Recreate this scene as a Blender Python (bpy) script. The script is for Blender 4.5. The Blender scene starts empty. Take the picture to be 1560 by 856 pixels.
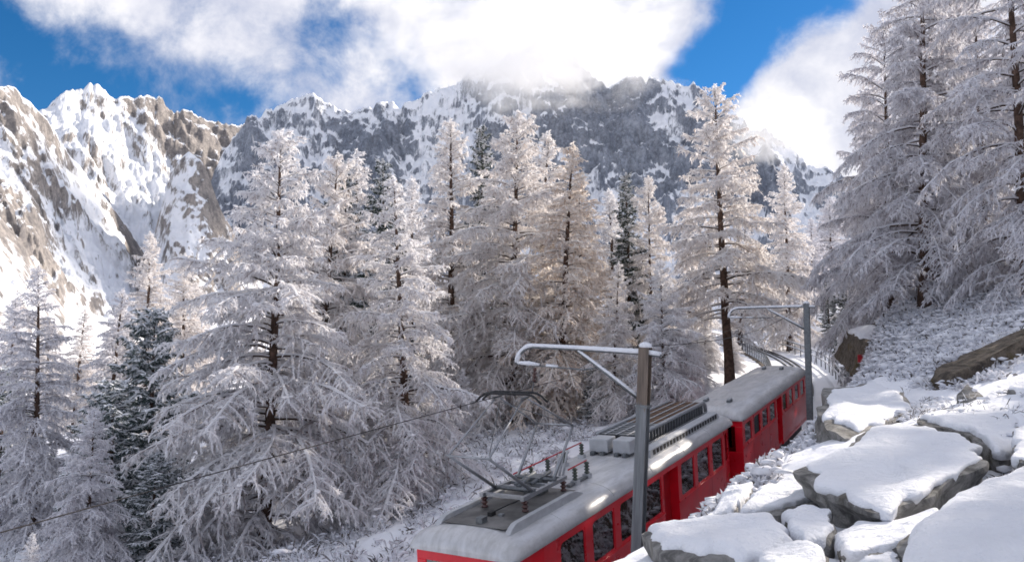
import bpy, bmesh, math, random
import numpy as np
from mathutils import Vector, Matrix

# ------------------------------------------------------------------ camera, sky, sun, exposure
SC = bpy.context.scene
COL = SC.collection
FPX, CX, CY, PITCH, CAMZ = 1224.0, 780.0, 428.0, math.radians(5.0), 10.0
cd = bpy.data.cameras.new('camera'); cam = bpy.data.objects.new('camera', cd); COL.objects.link(cam)
cam.location = (0, 0, CAMZ); cam.rotation_euler = (math.radians(90) + PITCH, 0, 0)
cd.sensor_width = 36; cd.lens = 36 * FPX / 1560; cd.clip_start = 0.1; cd.clip_end = 30000
SC.camera = cam

SUN_AZ, SUN_EL = math.radians(52), math.radians(28)       # azimuth measured from +Y towards +X
SUN_DIR = Vector((math.sin(SUN_AZ) * math.cos(SUN_EL), math.cos(SUN_AZ) * math.cos(SUN_EL), math.sin(SUN_EL)))

def pix(x, y, Y):
    """real-world point at distance Y ahead for a measured bearing/elevation of the photograph"""
    q, v = (x - CX) / FPX, (y - CY) / FPX
    fy = math.cos(PITCH) + v * math.sin(PITCH); fz = math.sin(PITCH) - v * math.cos(PITCH)
    return np.array([q * Y / fy, Y, CAMZ + fz * Y / fy])

W = bpy.data.worlds.new('World'); SC.world = W; W.use_nodes = True
nt = W.node_tree; nt.nodes.clear()
def N(tree, typ, **kw):
    n = tree.nodes.new(typ)
    for k, v in kw.items():
        if k.startswith('i_'): n.inputs[k[2:].replace('_', ' ')].default_value = v
        else: setattr(n, k, v)
    return n
def math_node(tree, op, a, b=None, clamp=False):
    n = tree.nodes.new('ShaderNodeMath'); n.operation = op; n.use_clamp = clamp
    for i, v in enumerate((a, b)):
        if v is None: continue
        if isinstance(v, (int, float)): n.inputs[i].default_value = v
        else: tree.links.new(v, n.inputs[i])
    return n.outputs[0]
def map_range(tree, v, a, b, c=0.0, d=1.0, smooth=True):
    n = tree.nodes.new('ShaderNodeMapRange'); n.interpolation_type = 'SMOOTHSTEP' if smooth else 'LINEAR'
    for k, x in zip(('From Min', 'From Max', 'To Min', 'To Max'), (a, b, c, d)): n.inputs[k].default_value = x
    tree.links.new(v, n.inputs['Value']); return n.outputs['Result']
def mix_col(tree, fac, a, b, blend='MIX'):
    n = tree.nodes.new('ShaderNodeMix'); n.data_type = 'RGBA'; n.blend_type = blend
    if isinstance(fac, (int, float)): n.inputs['Factor'].default_value = fac
    else: tree.links.new(fac, n.inputs['Factor'])
    for key, v in ((6, a), (7, b)):
        if isinstance(v, (tuple, list)): n.inputs[key].default_value = (*v[:3], 1)
        else: tree.links.new(v, n.inputs[key])
    return n.outputs[2]
def noise(tree, vec, scale, detail=6, rough=0.55, dist=0.0, dims='3D'):
    n = tree.nodes.new('ShaderNodeTexNoise'); n.noise_dimensions = dims
    n.inputs['Scale'].default_value = scale; n.inputs['Detail'].default_value = detail
    n.inputs['Roughness'].default_value = rough; n.inputs['Distortion'].default_value = dist
    if vec is not None: tree.links.new(vec, n.inputs['Vector'])
    return n.outputs['Fac']

SKY_STRENGTH = 0.05
sky = N(nt, 'ShaderNodeTexSky', sky_type='NISHITA', sun_disc=False)
sky.sun_elevation = SUN_EL; sky.sun_rotation = SUN_AZ; sky.altitude = 2200; sky.air_density = 1.0; sky.dust_density = 0.3; sky.ozone_density = 3.0
tc = N(nt, 'ShaderNodeTexCoord'); D = tc.outputs['Generated']
# broken cumulus drifting over the ridge: cover grows where banks of cloud stand, fractal noise breaks them up
sep = N(nt, 'ShaderNodeSeparateXYZ'); nt.links.new(D, sep.inputs[0])
den = math_node(nt, 'MAXIMUM', math_node(nt, 'ADD', sep.outputs['Z'], 0.16), 0.1)
cmb = N(nt, 'ShaderNodeCombineXYZ')
nt.links.new(math_node(nt, 'DIVIDE', sep.outputs['X'], den), cmb.inputs[0])
nt.links.new(math_node(nt, 'DIVIDE', sep.outputs['Y'], den), cmb.inputs[1])
nt.links.new(math_node(nt, 'MULTIPLY', sep.outputs['Z'], 4.0), cmb.inputs[2])
n1 = noise(nt, D, 3.4, 9, 0.60, 0.15)
n2 = noise(nt, D, 10.0, 8, 0.62, 0.2)
nmix = math_node(nt, 'ADD', math_node(nt, 'MULTIPLY', n1, 0.5), math_node(nt, 'MULTIPLY', n2, 0.5))
BANKS = [  # direction of a bank of cloud (bearing, elevation in photo units), angular radius, cover
    (330, 20, 0.22, 0.12), (110, -10, 0.12, 0.12), (560, 110, 0.14, 0.08), (720, 0, 0.18, 0.18), (850, 70, 0.16, 0.30),
    (990, 40, 0.10, 0.14), (1280, 170, 0.16, 0.34), (1190, 130, 0.07, 0.12), (1400, 60, 0.20, 0.26), (1000, -60, 0.12, 0.10), (800, 150, 0.12, 0.20),
    (30, 110, 0.15, -0.30), (180, 150, 0.11, -0.27), (360, 165, 0.09, -0.27), (500, 50, 0.09, -0.12), (640, 120, 0.08, -0.20), (1190, 0, 0.12, -0.36), (1100, 100, 0.07, -0.34), (1040, 110, 0.05, -0.16),
    (1290, 20, 0.05, -0.2), (0, 30, 0.06, -0.10)]
cover = None
for bx_, by_, rad, amt in BANKS:
    d = Vector(pix(bx_, by_, 1.0) - np.array([0, 0, CAMZ])).normalized()
    vd = N(nt, 'ShaderNodeVectorMath', operation='DISTANCE'); nt.links.new(D, vd.inputs[0]); vd.inputs[1].default_value = d
    o = map_range(nt, vd.outputs['Value'], 0.0, rad, amt, 0.0)
    cover = o if cover is None else math_node(nt, 'ADD', cover, o)
dens = math_node(nt, 'ADD', math_node(nt, 'ADD', math_node(nt, 'MULTIPLY', nmix, 1.6), -0.28), cover)
mask = map_range(nt, dens, 0.28, 0.62)
shade = map_range(nt, math_node(nt, 'ADD', math_node(nt, 'MULTIPLY', noise(nt, D, 6.5, 8, 0.6, 0.3), 0.65), math_node(nt, 'MULTIPLY', n2, 0.35)), 0.38, 0.62)
CLOUD_LIT, CLOUD_DIM = (0.415, 0.41, 0.425), (0.235, 0.25, 0.31)
ccol = mix_col(nt, shade, CLOUD_DIM, CLOUD_LIT)
skyc = mix_col(nt, 1.0, sky.outputs['Color'], (SKY_STRENGTH,) * 3, 'MULTIPLY')
hs = N(nt, 'ShaderNodeHueSaturation'); hs.inputs['Saturation'].default_value = 1.32; hs.inputs['Value'].default_value = 1.0
nt.links.new(skyc, hs.inputs['Color'])
bg = N(nt, 'ShaderNodeBackground'); bg.inputs['Strength'].default_value = 1.0
nt.links.new(mix_col(nt, mask, hs.outputs['Color'], ccol), bg.inputs['Color'])
wo = N(nt, 'ShaderNodeOutputWorld'); nt.links.new(bg.outputs[0], wo.inputs['Surface'])

sl = bpy.data.lights.new('sun', 'SUN'); so = bpy.data.objects.new('sun', sl); COL.objects.link(so)
sl.energy = 2.7; sl.angle = math.radians(0.6); sl.color = (1.0, 0.90, 0.78)
so.rotation_euler = SUN_DIR.to_track_quat('Z', 'Y').to_euler()
VS = SC.view_settings; VS.view_transform = 'Standard'; VS.look = 'None'; VS.exposure = 1.36; VS.gamma = 1.0; VS.use_curve_mapping = False
SC.cycles.use_denoising = True; SC.cycles.max_bounces = 10; SC.cycles.diffuse_bounces = 6; SC.cycles.glossy_bounces = 3; SC.cycles.transparent_max_bounces = 12
SC.cycles.volume_bounces = 8; SC.cycles.filter_width = 1.7; SC.cycles.use_adaptive_sampling = True; SC.cycles.adaptive_threshold = 0.02

# ------------------------------------------------------------------ helpers
rng0 = np.random.default_rng(7)

def _hash(ix, iy, iz, seed):
    h = (ix.astype(np.int64) * 374761393 + iy.astype(np.int64) * 668265263 + iz.astype(np.int64) * 2147483647 + seed * 974634777) & 0xFFFFFFFF
    h = ((h ^ (h >> 13)) * 1274126177) & 0xFFFFFFFF
    h = ((h ^ (h >> 16)) * 2246822519) & 0xFFFFFFFF
    return ((h ^ (h >> 15)) & 0xFFFFFF) / float(0xFFFFFF) * 2 - 1
def vnoise(x, y, z=None, seed=0):
    x = np.asarray(x, float); y = np.asarray(y, float); z = np.zeros_like(x) if z is None else np.asarray(z, float)
    ix, iy, iz = np.floor(x), np.floor(y), np.floor(z); fx, fy, fz = x - ix, y - iy, z - iz
    u, v, w = [f * f * f * (f * (f * 6 - 15) + 10) for f in (fx, fy, fz)]
    r = 0
    for a in (0, 1):
        for b in (0, 1):
            for c in (0, 1):
                r = r + _hash(ix + a, iy + b, iz + c, seed) * (u if a else 1 - u) * (v if b else 1 - v) * (w if c else 1 - w)
    return r
def fbm(x, y, z=None, octv=5, gain=0.5, lac=2.03, seed=0):
    s, a, f, t = 0, 1.0, 1.0, 0.0
    for i in range(octv):
        s = s + a * vnoise(np.asarray(x) * f, np.asarray(y) * f, None if z is None else np.asarray(z) * f, seed + i * 17); t += a
        a *= gain; f *= lac
    return s / t
def ridged(x, y, z=None, octv=6, gain=0.5, lac=2.07, seed=0):
    s, a, f, t, wgt = 0, 1.0, 1.0, 0.0, 1.0
    for i in range(octv):
        n = 1 - np.abs(vnoise(np.asarray(x) * f, np.asarray(y) * f, None if z is None else np.asarray(z) * f, seed + i * 31)) * 1.6
        n = np.clip(n, 0, 1) ** 2
        s = s + a * n * wgt; wgt = np.clip(n * 1.6, 0, 1); t += a; a *= gain; f *= lac
    return s / t
def sstep(a, b, x):
    t = np.clip((np.asarray(x, float) - a) / (b - a), 0, 1); return t * t * (3 - 2 * t)

class Geo:
    """collects quads and triangles (numpy), then builds ONE mesh object"""
    def __init__(s): s.v, s.f4, s.f3, s.c, s.n = [], [], [], [], 0
    def add(s, v, f4=None, f3=None, col=None):
        v = np.asarray(v, float).reshape(-1, 3); s.v.append(v)
        if f4 is not None and len(f4): s.f4.append(np.asarray(f4, np.int64).reshape(-1, 4) + s.n)
        if f3 is not None and len(f3): s.f3.append(np.asarray(f3, np.int64).reshape(-1, 3) + s.n)
        if col is None: col = (1, 1, 1)
        c = np.asarray(col, float)
        s.c.append(np.broadcast_to(c, (len(v), 3)) if c.ndim == 1 else c)
        s.n += len(v); return s
    def mesh(s, name, mat=None, smooth=False, color=False):
        v = np.concatenate(s.v); f4 = np.concatenate(s.f4) if s.f4 else np.zeros((0, 4), int); f3 = np.concatenate(s.f3) if s.f3 else np.zeros((0, 3), int)
        m = bpy.data.meshes.new(name); m.vertices.add(len(v)); m.vertices.foreach_set('co', v.astype(np.float32).ravel())
        nl = f4.size + f3.size; m.loops.add(nl); m.loops.foreach_set('vertex_index', np.concatenate([f4.ravel(), f3.ravel()]).astype(np.int32))
        m.polygons.add(len(f4) + len(f3))
        st = np.concatenate([np.arange(len(f4)) * 4, f4.size + np.arange(len(f3)) * 3]).astype(np.int32)
        m.polygons.foreach_set('loop_start', st)
        m.polygons.foreach_set('use_smooth', np.full(len(st), smooth, bool))
        if color:
            a = m.color_attributes.new('Col', 'FLOAT_COLOR', 'POINT'); c = np.concatenate(s.c)
            a.data.foreach_set('color', np.column_stack([c, np.ones(len(c))]).astype(np.float32).ravel())
        m.update(calc_edges=True)
        if mat is not None: m.materials.append(mat)
        return m
    def obj(s, name, mat, parent=None, smooth=False, color=False):
        return link(name, s.mesh(name, mat, smooth, color), parent)
    # shapes
    def box(s, x0, x1, y0, y1, z0, z1, col=None):
        v = [(x, y, z) for z in (z0, z1) for y in (y0, y1) for x in (x0, x1)]
        return s.add(v, [(0, 2, 3, 1), (4, 5, 7, 6), (0, 1, 5, 4), (2, 6, 7, 3), (0, 4, 6, 2), (1, 3, 7, 5)], col=col)
    def tube(s, pts, rad, sides=8, caps=True, col=None, up=None):
        pts = np.asarray(pts, float); n = len(pts); rad = np.broadcast_to(np.asarray(rad, float), (n,))
        t = np.gradient(pts, axis=0); t /= np.linalg.norm(t, axis=1)[:, None] + 1e-9
        ref = np.array([0, 0, 1.0]) if abs(t[0][2]) < 0.9 else np.array([1.0, 0, 0])
        a = np.cross(t, ref); a /= np.linalg.norm(a, axis=1)[:, None] + 1e-9; b = np.cross(a, t)
        th = np.arange(sides) / sides * 2 * math.pi + math.pi / sides
        v = pts[:, None] + rad[:, None, None] * (a[:, None] * np.cos(th)[None, :, None] + b[:, None] * np.sin(th)[None, :, None])
        f = []
        for i in range(n - 1):
            for j in range(sides):
                k = (j + 1) % sides; f.append((i * sides + j, i * sides + k, (i + 1) * sides + k, (i + 1) * sides + j))
        f3 = []
        v = v.reshape(-1, 3)
        if caps:
            v = np.vstack([v, pts[:1], pts[-1:]]); c0, c1 = len(v) - 2, len(v) - 1
            for j in range(sides):
                k = (j + 1) % sides; f3.append((c0, k, j)); f3.append((c1, (n - 1) * sides + j, (n - 1) * sides + k))
        return s.add(v, f, f3, col)
    def lathe(s, prof, center, sides=12, col=None):
        prof = np.asarray(prof, float); th = np.arange(sides) / sides * 2 * math.pi
        v = np.stack([prof[:, None, 0] * np.cos(th), prof[:, None, 0] * np.sin(th), np.repeat(prof[:, 1:2], sides, 1)], -1).reshape(-1, 3) + np.asarray(center)
        f = [(i * sides + j, i * sides + (j + 1) % sides, (i + 1) * sides + (j + 1) % sides, (i + 1) * sides + j) for i in range(len(prof) - 1) for j in range(sides)]
        return s.add(v, f, None, col)

def link(name, data, parent=None):
    o = bpy.data.objects.new(name, data); COL.objects.link(o)
    if parent is not None: o.parent = parent
    return o
def tag(o, label=None, cat=None, group=None, kind=None):
    if label: o['label'] = label
    if cat: o['category'] = cat
    if group: o['group'] = group
    if kind: o['kind'] = kind
    return o
def empty(name, loc=(0, 0, 0)):
    o = link(name, None); o.location = loc; o.empty_display_size = 0.3; return o
def grid_faces(nr, nc, wrap=False):
    i = np.arange(nr - 1)[:, None]; j = np.arange(nc if wrap else nc - 1)[None, :]; k = (j + 1) % nc
    return np.stack(np.broadcast_arrays(i * nc + j, i * nc + k, (i + 1) * nc + k, (i + 1) * nc + j), -1).reshape(-1, 4)

# ------------------------------------------------------------------ materials
def material(name):
    m = bpy.data.materials.new(name); m.use_nodes = True; t = m.node_tree
    b = t.nodes['Principled BSDF']; return m, t, b
def obj_coord(t, kind='Object'):
    return N(t, 'ShaderNodeTexCoord').outputs[kind]
def bump(t, b, h, strength=0.3, dist=0.02):
    n = N(t, 'ShaderNodeBump'); n.inputs['Strength'].default_value = strength; n.inputs['Distance'].default_value = dist
    t.links.new(h, n.inputs['Height']); t.links.new(n.outputs[0], b.inputs['Normal'])
def plain(name, col, rough=0.5, metal=0.0, var=0.12, scale=6.0, bumpy=0.0, coat=0.0, spec=0.5):
    m, t, b = material(name); c = obj_coord(t)
    f = noise(t, c, scale, 6, 0.6)
    lo = tuple(x * (1 - var) for x in col); hi = tuple(min(1, x * (1 + var)) for x in col)
    t.links.new(mix_col(t, map_range(t, f, 0.3, 0.7), lo, hi), b.inputs['Base Color'])
    b.inputs['Metallic'].default_value = metal; b.inputs['Specular IOR Level'].default_value = spec
    t.links.new(map_range(t, f, 0.2, 0.8, rough * 0.85, min(1, rough * 1.15)), b.inputs['Roughness'])
    b.inputs['Coat Weight'].default_value = coat
    if bumpy: bump(t, b, noise(t, c, scale * 4, 5, 0.6), bumpy, 0.02)
    return m
def snow_mat(name, col=(0.86, 0.875, 0.92), grain=13.0):
    m, t, b = material(name); geo = N(t, 'ShaderNodeNewGeometry'); c = geo.outputs['Position']
    f = noise(t, c, 1.1, 4, 0.5); g = noise(t, c, grain, 7, 0.66); k = noise(t, c, 4.0, 6, 0.6, 0.5); d = noise(t, c, 75.0, 2, 0.5)
    base = mix_col(t, map_range(t, f, 0.3, 0.7), tuple(x * 0.96 for x in col), col)
    deb = math_node(t, 'MULTIPLY', map_range(t, d, 0.69, 0.73), map_range(t, k, 0.5, 0.62, 0, 0.55))
    t.links.new(mix_col(t, deb, base, (0.22, 0.17, 0.12)), b.inputs['Base Color'])
    b.inputs['Roughness'].default_value = 0.7; b.inputs['Specular IOR Level'].default_value = 0.3
    h = math_node(t, 'ADD', math_node(t, 'MULTIPLY', k, 0.7), math_node(t, 'MULTIPLY', g, 0.30)); bump(t, b, h, 0.75, 0.16)
    return m
M = {}
M['snow'] = snow_mat('snow')
M['red'] = plain('red_paint', (0.74, 0.007, 0.022), 0.30, 0, 0.10, 1.5, coat=0.35)
M['red_dark'] = plain('dark_red_paint', (0.42, 0.006, 0.014), 0.4, 0, 0.12, 2.0, coat=0.2)
M['dark'] = plain('dark_rubber', (0.012, 0.012, 0.014), 0.6, 0, 0.2, 8)
M['steel'] = plain('grey_steel', (0.16, 0.17, 0.18), 0.5, 0.6, 0.25, 9, 0.1)
M['alu'] = plain('brushed_aluminium', (0.33, 0.34, 0.36), 0.42, 0.7, 0.12, 12)
M['lightgrey'] = plain('light_grey_paint', (0.42, 0.43, 0.45), 0.5, 0.0, 0.10, 5)
M['insulator'] = plain('brown_insulator', (0.06, 0.018, 0.014), 0.3, 0, 0.2, 6, coat=0.4)
M['insulator_green'] = plain('green_insulator', (0.03, 0.045, 0.03), 0.3, 0, 0.2, 6, coat=0.4)
M['busbar'] = plain('red_busbar', (0.45, 0.02, 0.03), 0.45)
M['rust'] = plain('rusty_grid', (0.13, 0.075, 0.045), 0.8, 0.1, 0.5, 3.0, 0.2)
M['rail'] = plain('rail_steel', (0.06, 0.055, 0.055), 0.45, 0.6, 0.3, 8)
M['wire'] = plain('copper_wire', (0.035, 0.03, 0.03), 0.5, 0.5)
M['interior'] = plain('interior_lining', (0.10, 0.09, 0.08), 0.8)
M['seat'] = plain('seat_fabric', (0.16, 0.12, 0.03), 0.9)

def roof_mat():
    m, t, b = material('weathered_roof'); c = obj_coord(t)
    mp = N(t, 'ShaderNodeMapping'); mp.inputs['Scale'].default_value = (0.5, 2.6, 1.0); t.links.new(c, mp.inputs['Vector'])
    f = noise(t, mp.outputs[0], 1.6, 8, 0.62, 0.4); g = noise(t, c, 9, 6, 0.6)
    col = mix_col(t, map_range(t, f, 0.32, 0.66), (0.45, 0.45, 0.455), (0.60, 0.60, 0.615))
    col = mix_col(t, map_range(t, g, 0.45, 0.75, 0, 0.3), col, (0.33, 0.32, 0.30))
    t.links.new(col, b.inputs['Base Color']); b.inputs['Metallic'].default_value = 0.25
    t.links.new(map_range(t, f, 0.3, 0.7, 0.5, 0.32), b.inputs['Roughness'])
    bump(t, b, g, 0.12, 0.01); return m
M['roof'] = roof_mat(); M['soot'] = plain('sooty_roof_sheet', (0.13, 0.125, 0.12), 0.6, 0.1, 0.6, 1.6)
def mast_mat():
    m, t, b = material('mast_steel'); c = obj_coord(t)
    sp = N(t, 'ShaderNodeSeparateXYZ'); t.links.new(c, sp.inputs[0])
    mp = N(t, 'ShaderNodeMapping'); mp.inputs['Scale'].default_value = (14, 14, 0.8); t.links.new(c, mp.inputs['Vector'])
    f = noise(t, mp.outputs[0], 1.0, 7, 0.65)
    grey = mix_col(t, map_range(t, f, 0.3, 0.7), (0.13, 0.14, 0.15), (0.26, 0.27, 0.285))
    br = mix_col(t, map_range(t, f, 0.3, 0.7), (0.085, 0.068, 0.058), (0.20, 0.155, 0.125))
    h = math_node(t, 'ADD', sp.outputs['Z'], math_node(t, 'MULTIPLY', f, 0.8))
    t.links.new(mix_col(t, map_range(t, h, 6.45, 6.6), grey, br), b.inputs['Base Color'])
    b.inputs['Metallic'].default_value = 0.3; b.inputs['Roughness'].default_value = 0.6; bump(t, b, f, 0.2, 0.01); return m
M['mast'] = mast_mat()
def glass_mat():
    m, t, b = material('window_glass'); t.nodes.remove(b)
    gl = N(t, 'ShaderNodeBsdfGlossy'); gl.inputs['Roughness'].default_value = 0.03; gl.inputs['Color'].default_value = (0.9, 0.93, 0.95, 1)
    tr = N(t, 'ShaderNodeBsdfTransparent'); tr.inputs['Color'].default_value = (0.34, 0.36, 0.37, 1)
    fr = N(t, 'ShaderNodeFresnel'); fr.inputs['IOR'].default_value = 1.75
    bp = N(t, 'ShaderNodeBump'); bp.inputs['Strength'].default_value = 0.06; bp.inputs['Distance'].default_value = 0.02
    t.links.new(noise(t, obj_coord(t), 2.2, 3, 0.5), bp.inputs['Height']); t.links.new(bp.outputs[0], gl.inputs['Normal'])
    mx = N(t, 'ShaderNodeMixShader'); t.links.new(math_node(t, 'ADD', fr.outputs[0], 0.12, True), mx.inputs[0])
    t.links.new(tr.outputs[0], mx.inputs[1]); t.links.new(gl.outputs[0], mx.inputs[2])
    t.links.new(mx.outputs[0], t.nodes['Material Output'].inputs['Surface']); return m
M['glass'] = glass_mat()
def rock_mat(name, a=(0.075, 0.072, 0.07), b_=(0.27, 0.26, 0.25), moss=0.35, scale=1.0):
    m, t, b = material(name); geo = N(t, 'ShaderNodeNewGeometry'); c = geo.outputs['Position']
    f = noise(t, c, 3.2 * scale, 9, 0.68, 0.6); g = noise(t, c, 22 * scale, 6, 0.7); k = noise(t, c, 1.4 * scale, 5, 0.6)
    vor = N(t, 'ShaderNodeTexVoronoi'); vor.inputs['Scale'].default_value = 7 * scale; t.links.new(c, vor.inputs['Vector'])
    col = mix_col(t, map_range(t, f, 0.32, 0.68), a, b_)
    col = mix_col(t, map_range(t, g, 0.55, 0.72, 0, 0.55), col, (0.34, 0.34, 0.31))
    col = mix_col(t, map_range(t, k, 0.56, 0.68, 0, moss), col, (0.10, 0.075, 0.03))
    t.links.new(col, b.inputs['Base Color']); b.inputs['Roughness'].default_value = 0.9; b.inputs['Specular IOR Level'].default_value = 0.2
    h = math_node(t, 'ADD', math_node(t, 'MULTIPLY', f, 0.7), math_node(t, 'MULTIPLY', g, 0.3))
    bump(t, b, h, 0.9, 0.12); return m
M['rock'] = rock_mat('granite_rock', (0.10, 0.098, 0.095), (0.36, 0.35, 0.335))
M['rock_brown'] = rock_mat('brown_rock', (0.05, 0.042, 0.036), (0.20, 0.165, 0.13), 0.7)

def frost_mat(name, tint, bare, bare_mix=1.0, trans=0.25):
    """rime-covered twigs: vertex colour x = how much rime sits on this twig"""
    m, t, b = material(name); t.nodes.remove(b)
    at = N(t, 'ShaderNodeAttribute'); at.attribute_name = 'Col'
    sp = N(t, 'ShaderNodeSeparateColor'); t.links.new(at.outputs['Color'], sp.inputs[0])
    col = mix_col(t, sp.outputs[0], bare, tint)
    geo = N(t, 'ShaderNodeNewGeometry')
    f = noise(t, geo.outputs['Position'], 0.9, 3, 0.5)
    col = mix_col(t, map_range(t, f, 0.35, 0.65, 0, 0.06), col, bare)
    d = N(t, 'ShaderNodeBsdfDiffuse'); tr = N(t, 'ShaderNodeBsdfTranslucent')
    t.links.new(col, d.inputs[0]); t.links.new(col, tr.inputs[0])
    mx = N(t, 'ShaderNodeMixShader'); mx.inputs[0].default_value = trans
    t.links.new(d.outputs[0], mx.inputs[1]); t.links.new(tr.outputs[0], mx.inputs[2])
    t.links.new(mx.outputs[0], t.nodes['Material Output'].inputs['Surface']); return m
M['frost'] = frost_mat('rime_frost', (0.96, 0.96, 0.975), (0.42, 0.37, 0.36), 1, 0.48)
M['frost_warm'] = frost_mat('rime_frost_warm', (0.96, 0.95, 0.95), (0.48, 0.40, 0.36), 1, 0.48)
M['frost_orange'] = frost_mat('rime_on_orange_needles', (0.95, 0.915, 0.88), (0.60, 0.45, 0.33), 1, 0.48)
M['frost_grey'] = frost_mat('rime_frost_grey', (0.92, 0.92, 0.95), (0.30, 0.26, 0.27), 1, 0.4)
M['green'] = frost_mat('snowy_green_needles', (0.84, 0.85, 0.88), (0.030, 0.050, 0.032), 1, 0.1)
M['green_blue'] = frost_mat('snowy_blue_green_needles', (0.88, 0.90, 0.94), (0.060, 0.090, 0.084), 1, 0.1)
M['heath'] = frost_mat('snowy_heath', (0.86, 0.87, 0.92), (0.075, 0.062, 0.050), 1, 0.1)
M['wood'] = plain('dark_larch_wood', (0.075, 0.052, 0.040), 0.9, 0, 0.4, 5, 0.4, spec=0.2)
M['bark'] = plain('larch_bark', (0.095, 0.062, 0.048), 0.95, 0, 0.5, 4, 0.8, spec=0.15)

# ------------------------------------------------------------------ railway alignment
HEAD0 = math.radians(31.0)
TP = np.array([(-0.87 - 30 * math.sin(HEAD0), 16.75 - 30 * math.cos(HEAD0)), (-0.87 - 15 * math.sin(HEAD0), 16.75 - 15 * math.cos(HEAD0)), (-0.87, 16.75),
               (-0.87 + 8 * math.sin(HEAD0), 16.75 + 8 * math.cos(HEAD0)), (6.98, 29.8), (10.7, 36.3), (14.0, 42.3), (18.0, 50.5), (22.0, 61), (24.9, 73), (26.0, 86), (25.0, 100), (20.5, 116), (12, 132)])
def catmull(P, n=24):
    out = []
    for i in range(1, len(P) - 2):
        p0, p1, p2, p3 = P[i - 1], P[i], P[i + 1], P[i + 2]
        for k in range(n):
            t = k / n
            out.append(0.5 * ((2 * p1) + (-p0 + p2) * t + (2 * p0 - 5 * p1 + 4 * p2 - p3) * t * t + (-p0 + 3 * p1 - 3 * p2 + p3) * t ** 3))
    return np.array(out)
TR = catmull(TP)                       # plan of the centre line
TS = np.concatenate([[0], np.cumsum(np.linalg.norm(np.diff(TR, axis=0), axis=1))])
i0 = np.argmin(np.linalg.norm(TR - np.array([-0.87, 16.75]), axis=1)); TS -= TS[i0]
TT = np.gradient(TR, axis=0); TT /= np.linalg.norm(TT, axis=1)[:, None]
TRT = np.column_stack([TT[:, 1], -TT[:, 0]])    # to the right
RAIL_Z0, GRADE = 2.8, 0.10
def rail_z(s): return RAIL_Z0 + GRADE * np.asarray(s)
def track_pt(s, lat=0.0, up=0.0):
    x = np.interp(s, TS, TR[:, 0]); y = np.interp(s, TS, TR[:, 1])
    rx = np.interp(s, TS, TRT[:, 0]); ry = np.interp(s, TS, TRT[:, 1])
    return np.stack(np.broadcast_arrays(x + rx * lat, y + ry * lat, rail_z(s) + up), -1)
def track_dist(x, y):
    sh = np.shape(x); x = np.ravel(x); y = np.ravel(y); S = TR[::3]; ss = TS[::3]; R = TRT[::3]
    bd = np.full(x.shape, 1e9); bs = np.zeros(x.shape); bl = np.zeros(x.shape)
    for k in range(len(S)):
        dx, dy = x - S[k, 0], y - S[k, 1]; d = dx * dx + dy * dy; m = d < bd
        bd[m] = d[m]; bs[m] = ss[k] + (dx * R[k, 1] * -1 + dy * R[k, 0])[m]; bl[m] = (dx * R[k, 0] + dy * R[k, 1])[m]
    return np.sqrt(bd).reshape(sh), bs.reshape(sh), bl.reshape(sh)

# ------------------------------------------------------------------ ground
CTRL = [np.array(p, float) for p in [
    (0, 0, 8.3), (4, -4, 8.9), (-5, 0, 5.6), (-8, -10, 3.5), (10, 2, 9.2), (14, 8, 10.2), (2, -14, 8.8), (-14, 8, 2.0), (-2, 6, 6.2),
    (-40, 30, -4), (-60, 60, -4), (-30, 60, 3), (-10, 75, 7.6), (8, 80, 9.5), (30, 110, 13), (0, 110, 9), (60, 90, 22), (48, 60, 22), (-30, 10, -4), (-25, -20, -3), (20, -20, 11)]]
for a in [(1000, 845, 10.0), (1100, 828, 10.5), (1200, 840, 8.5), (1450, 868, 6.0), (1560, 835, 6.6), (1560, 730, 10), (1400, 705, 13), (1250, 668, 17), (1170, 712, 18),
          (1210, 655, 23), (1260, 612, 27), (1330, 605, 25), (1250, 592, 36), (1420, 600, 22), (1560, 590, 18), (1560, 440, 36), (1480, 450, 40), (1390, 455, 42), (1460, 520, 30), (1320, 510, 48), (1330, 560, 33), (1300, 485, 70),
          (622, 775, 30), (405, 838, 29), (700, 705, 34), (560, 815, 27), (775, 650, 46), (880, 672, 37), (65, 815, 33), (250, 860, 27), (480, 720, 40), (300, 700, 50), (640, 660, 50)]:
    CTRL.append(pix(*a))
CTRL = np.array(CTRL)
def _tps_fit(P, lam=0.6):
    n = len(P); d = np.linalg.norm(P[:, None, :2] - P[None, :, :2], axis=2); K = np.where(d > 0, d * d * np.log(d + 1e-9), 0) + np.eye(n) * lam
    A = np.zeros((n + 3, n + 3)); A[:n, :n] = K; A[:n, n] = 1; A[:n, n + 1:] = P[:, :2]; A[n, :n] = 1; A[n + 1:, :n] = P[:, :2].T
    return np.linalg.solve(A, np.concatenate([P[:, 2], np.zeros(3)]))
TPSW = _tps_fit(CTRL)
def tps(x, y):
    r = TPSW[-3] + TPSW[-2] * x + TPSW[-1] * y
    for w, p in zip(TPSW, CTRL):
        d2 = (x - p[0]) ** 2 + (y - p[1]) ** 2; r = r + w * 0.5 * d2 * np.log(d2 + 1e-9)
    return r
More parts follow.
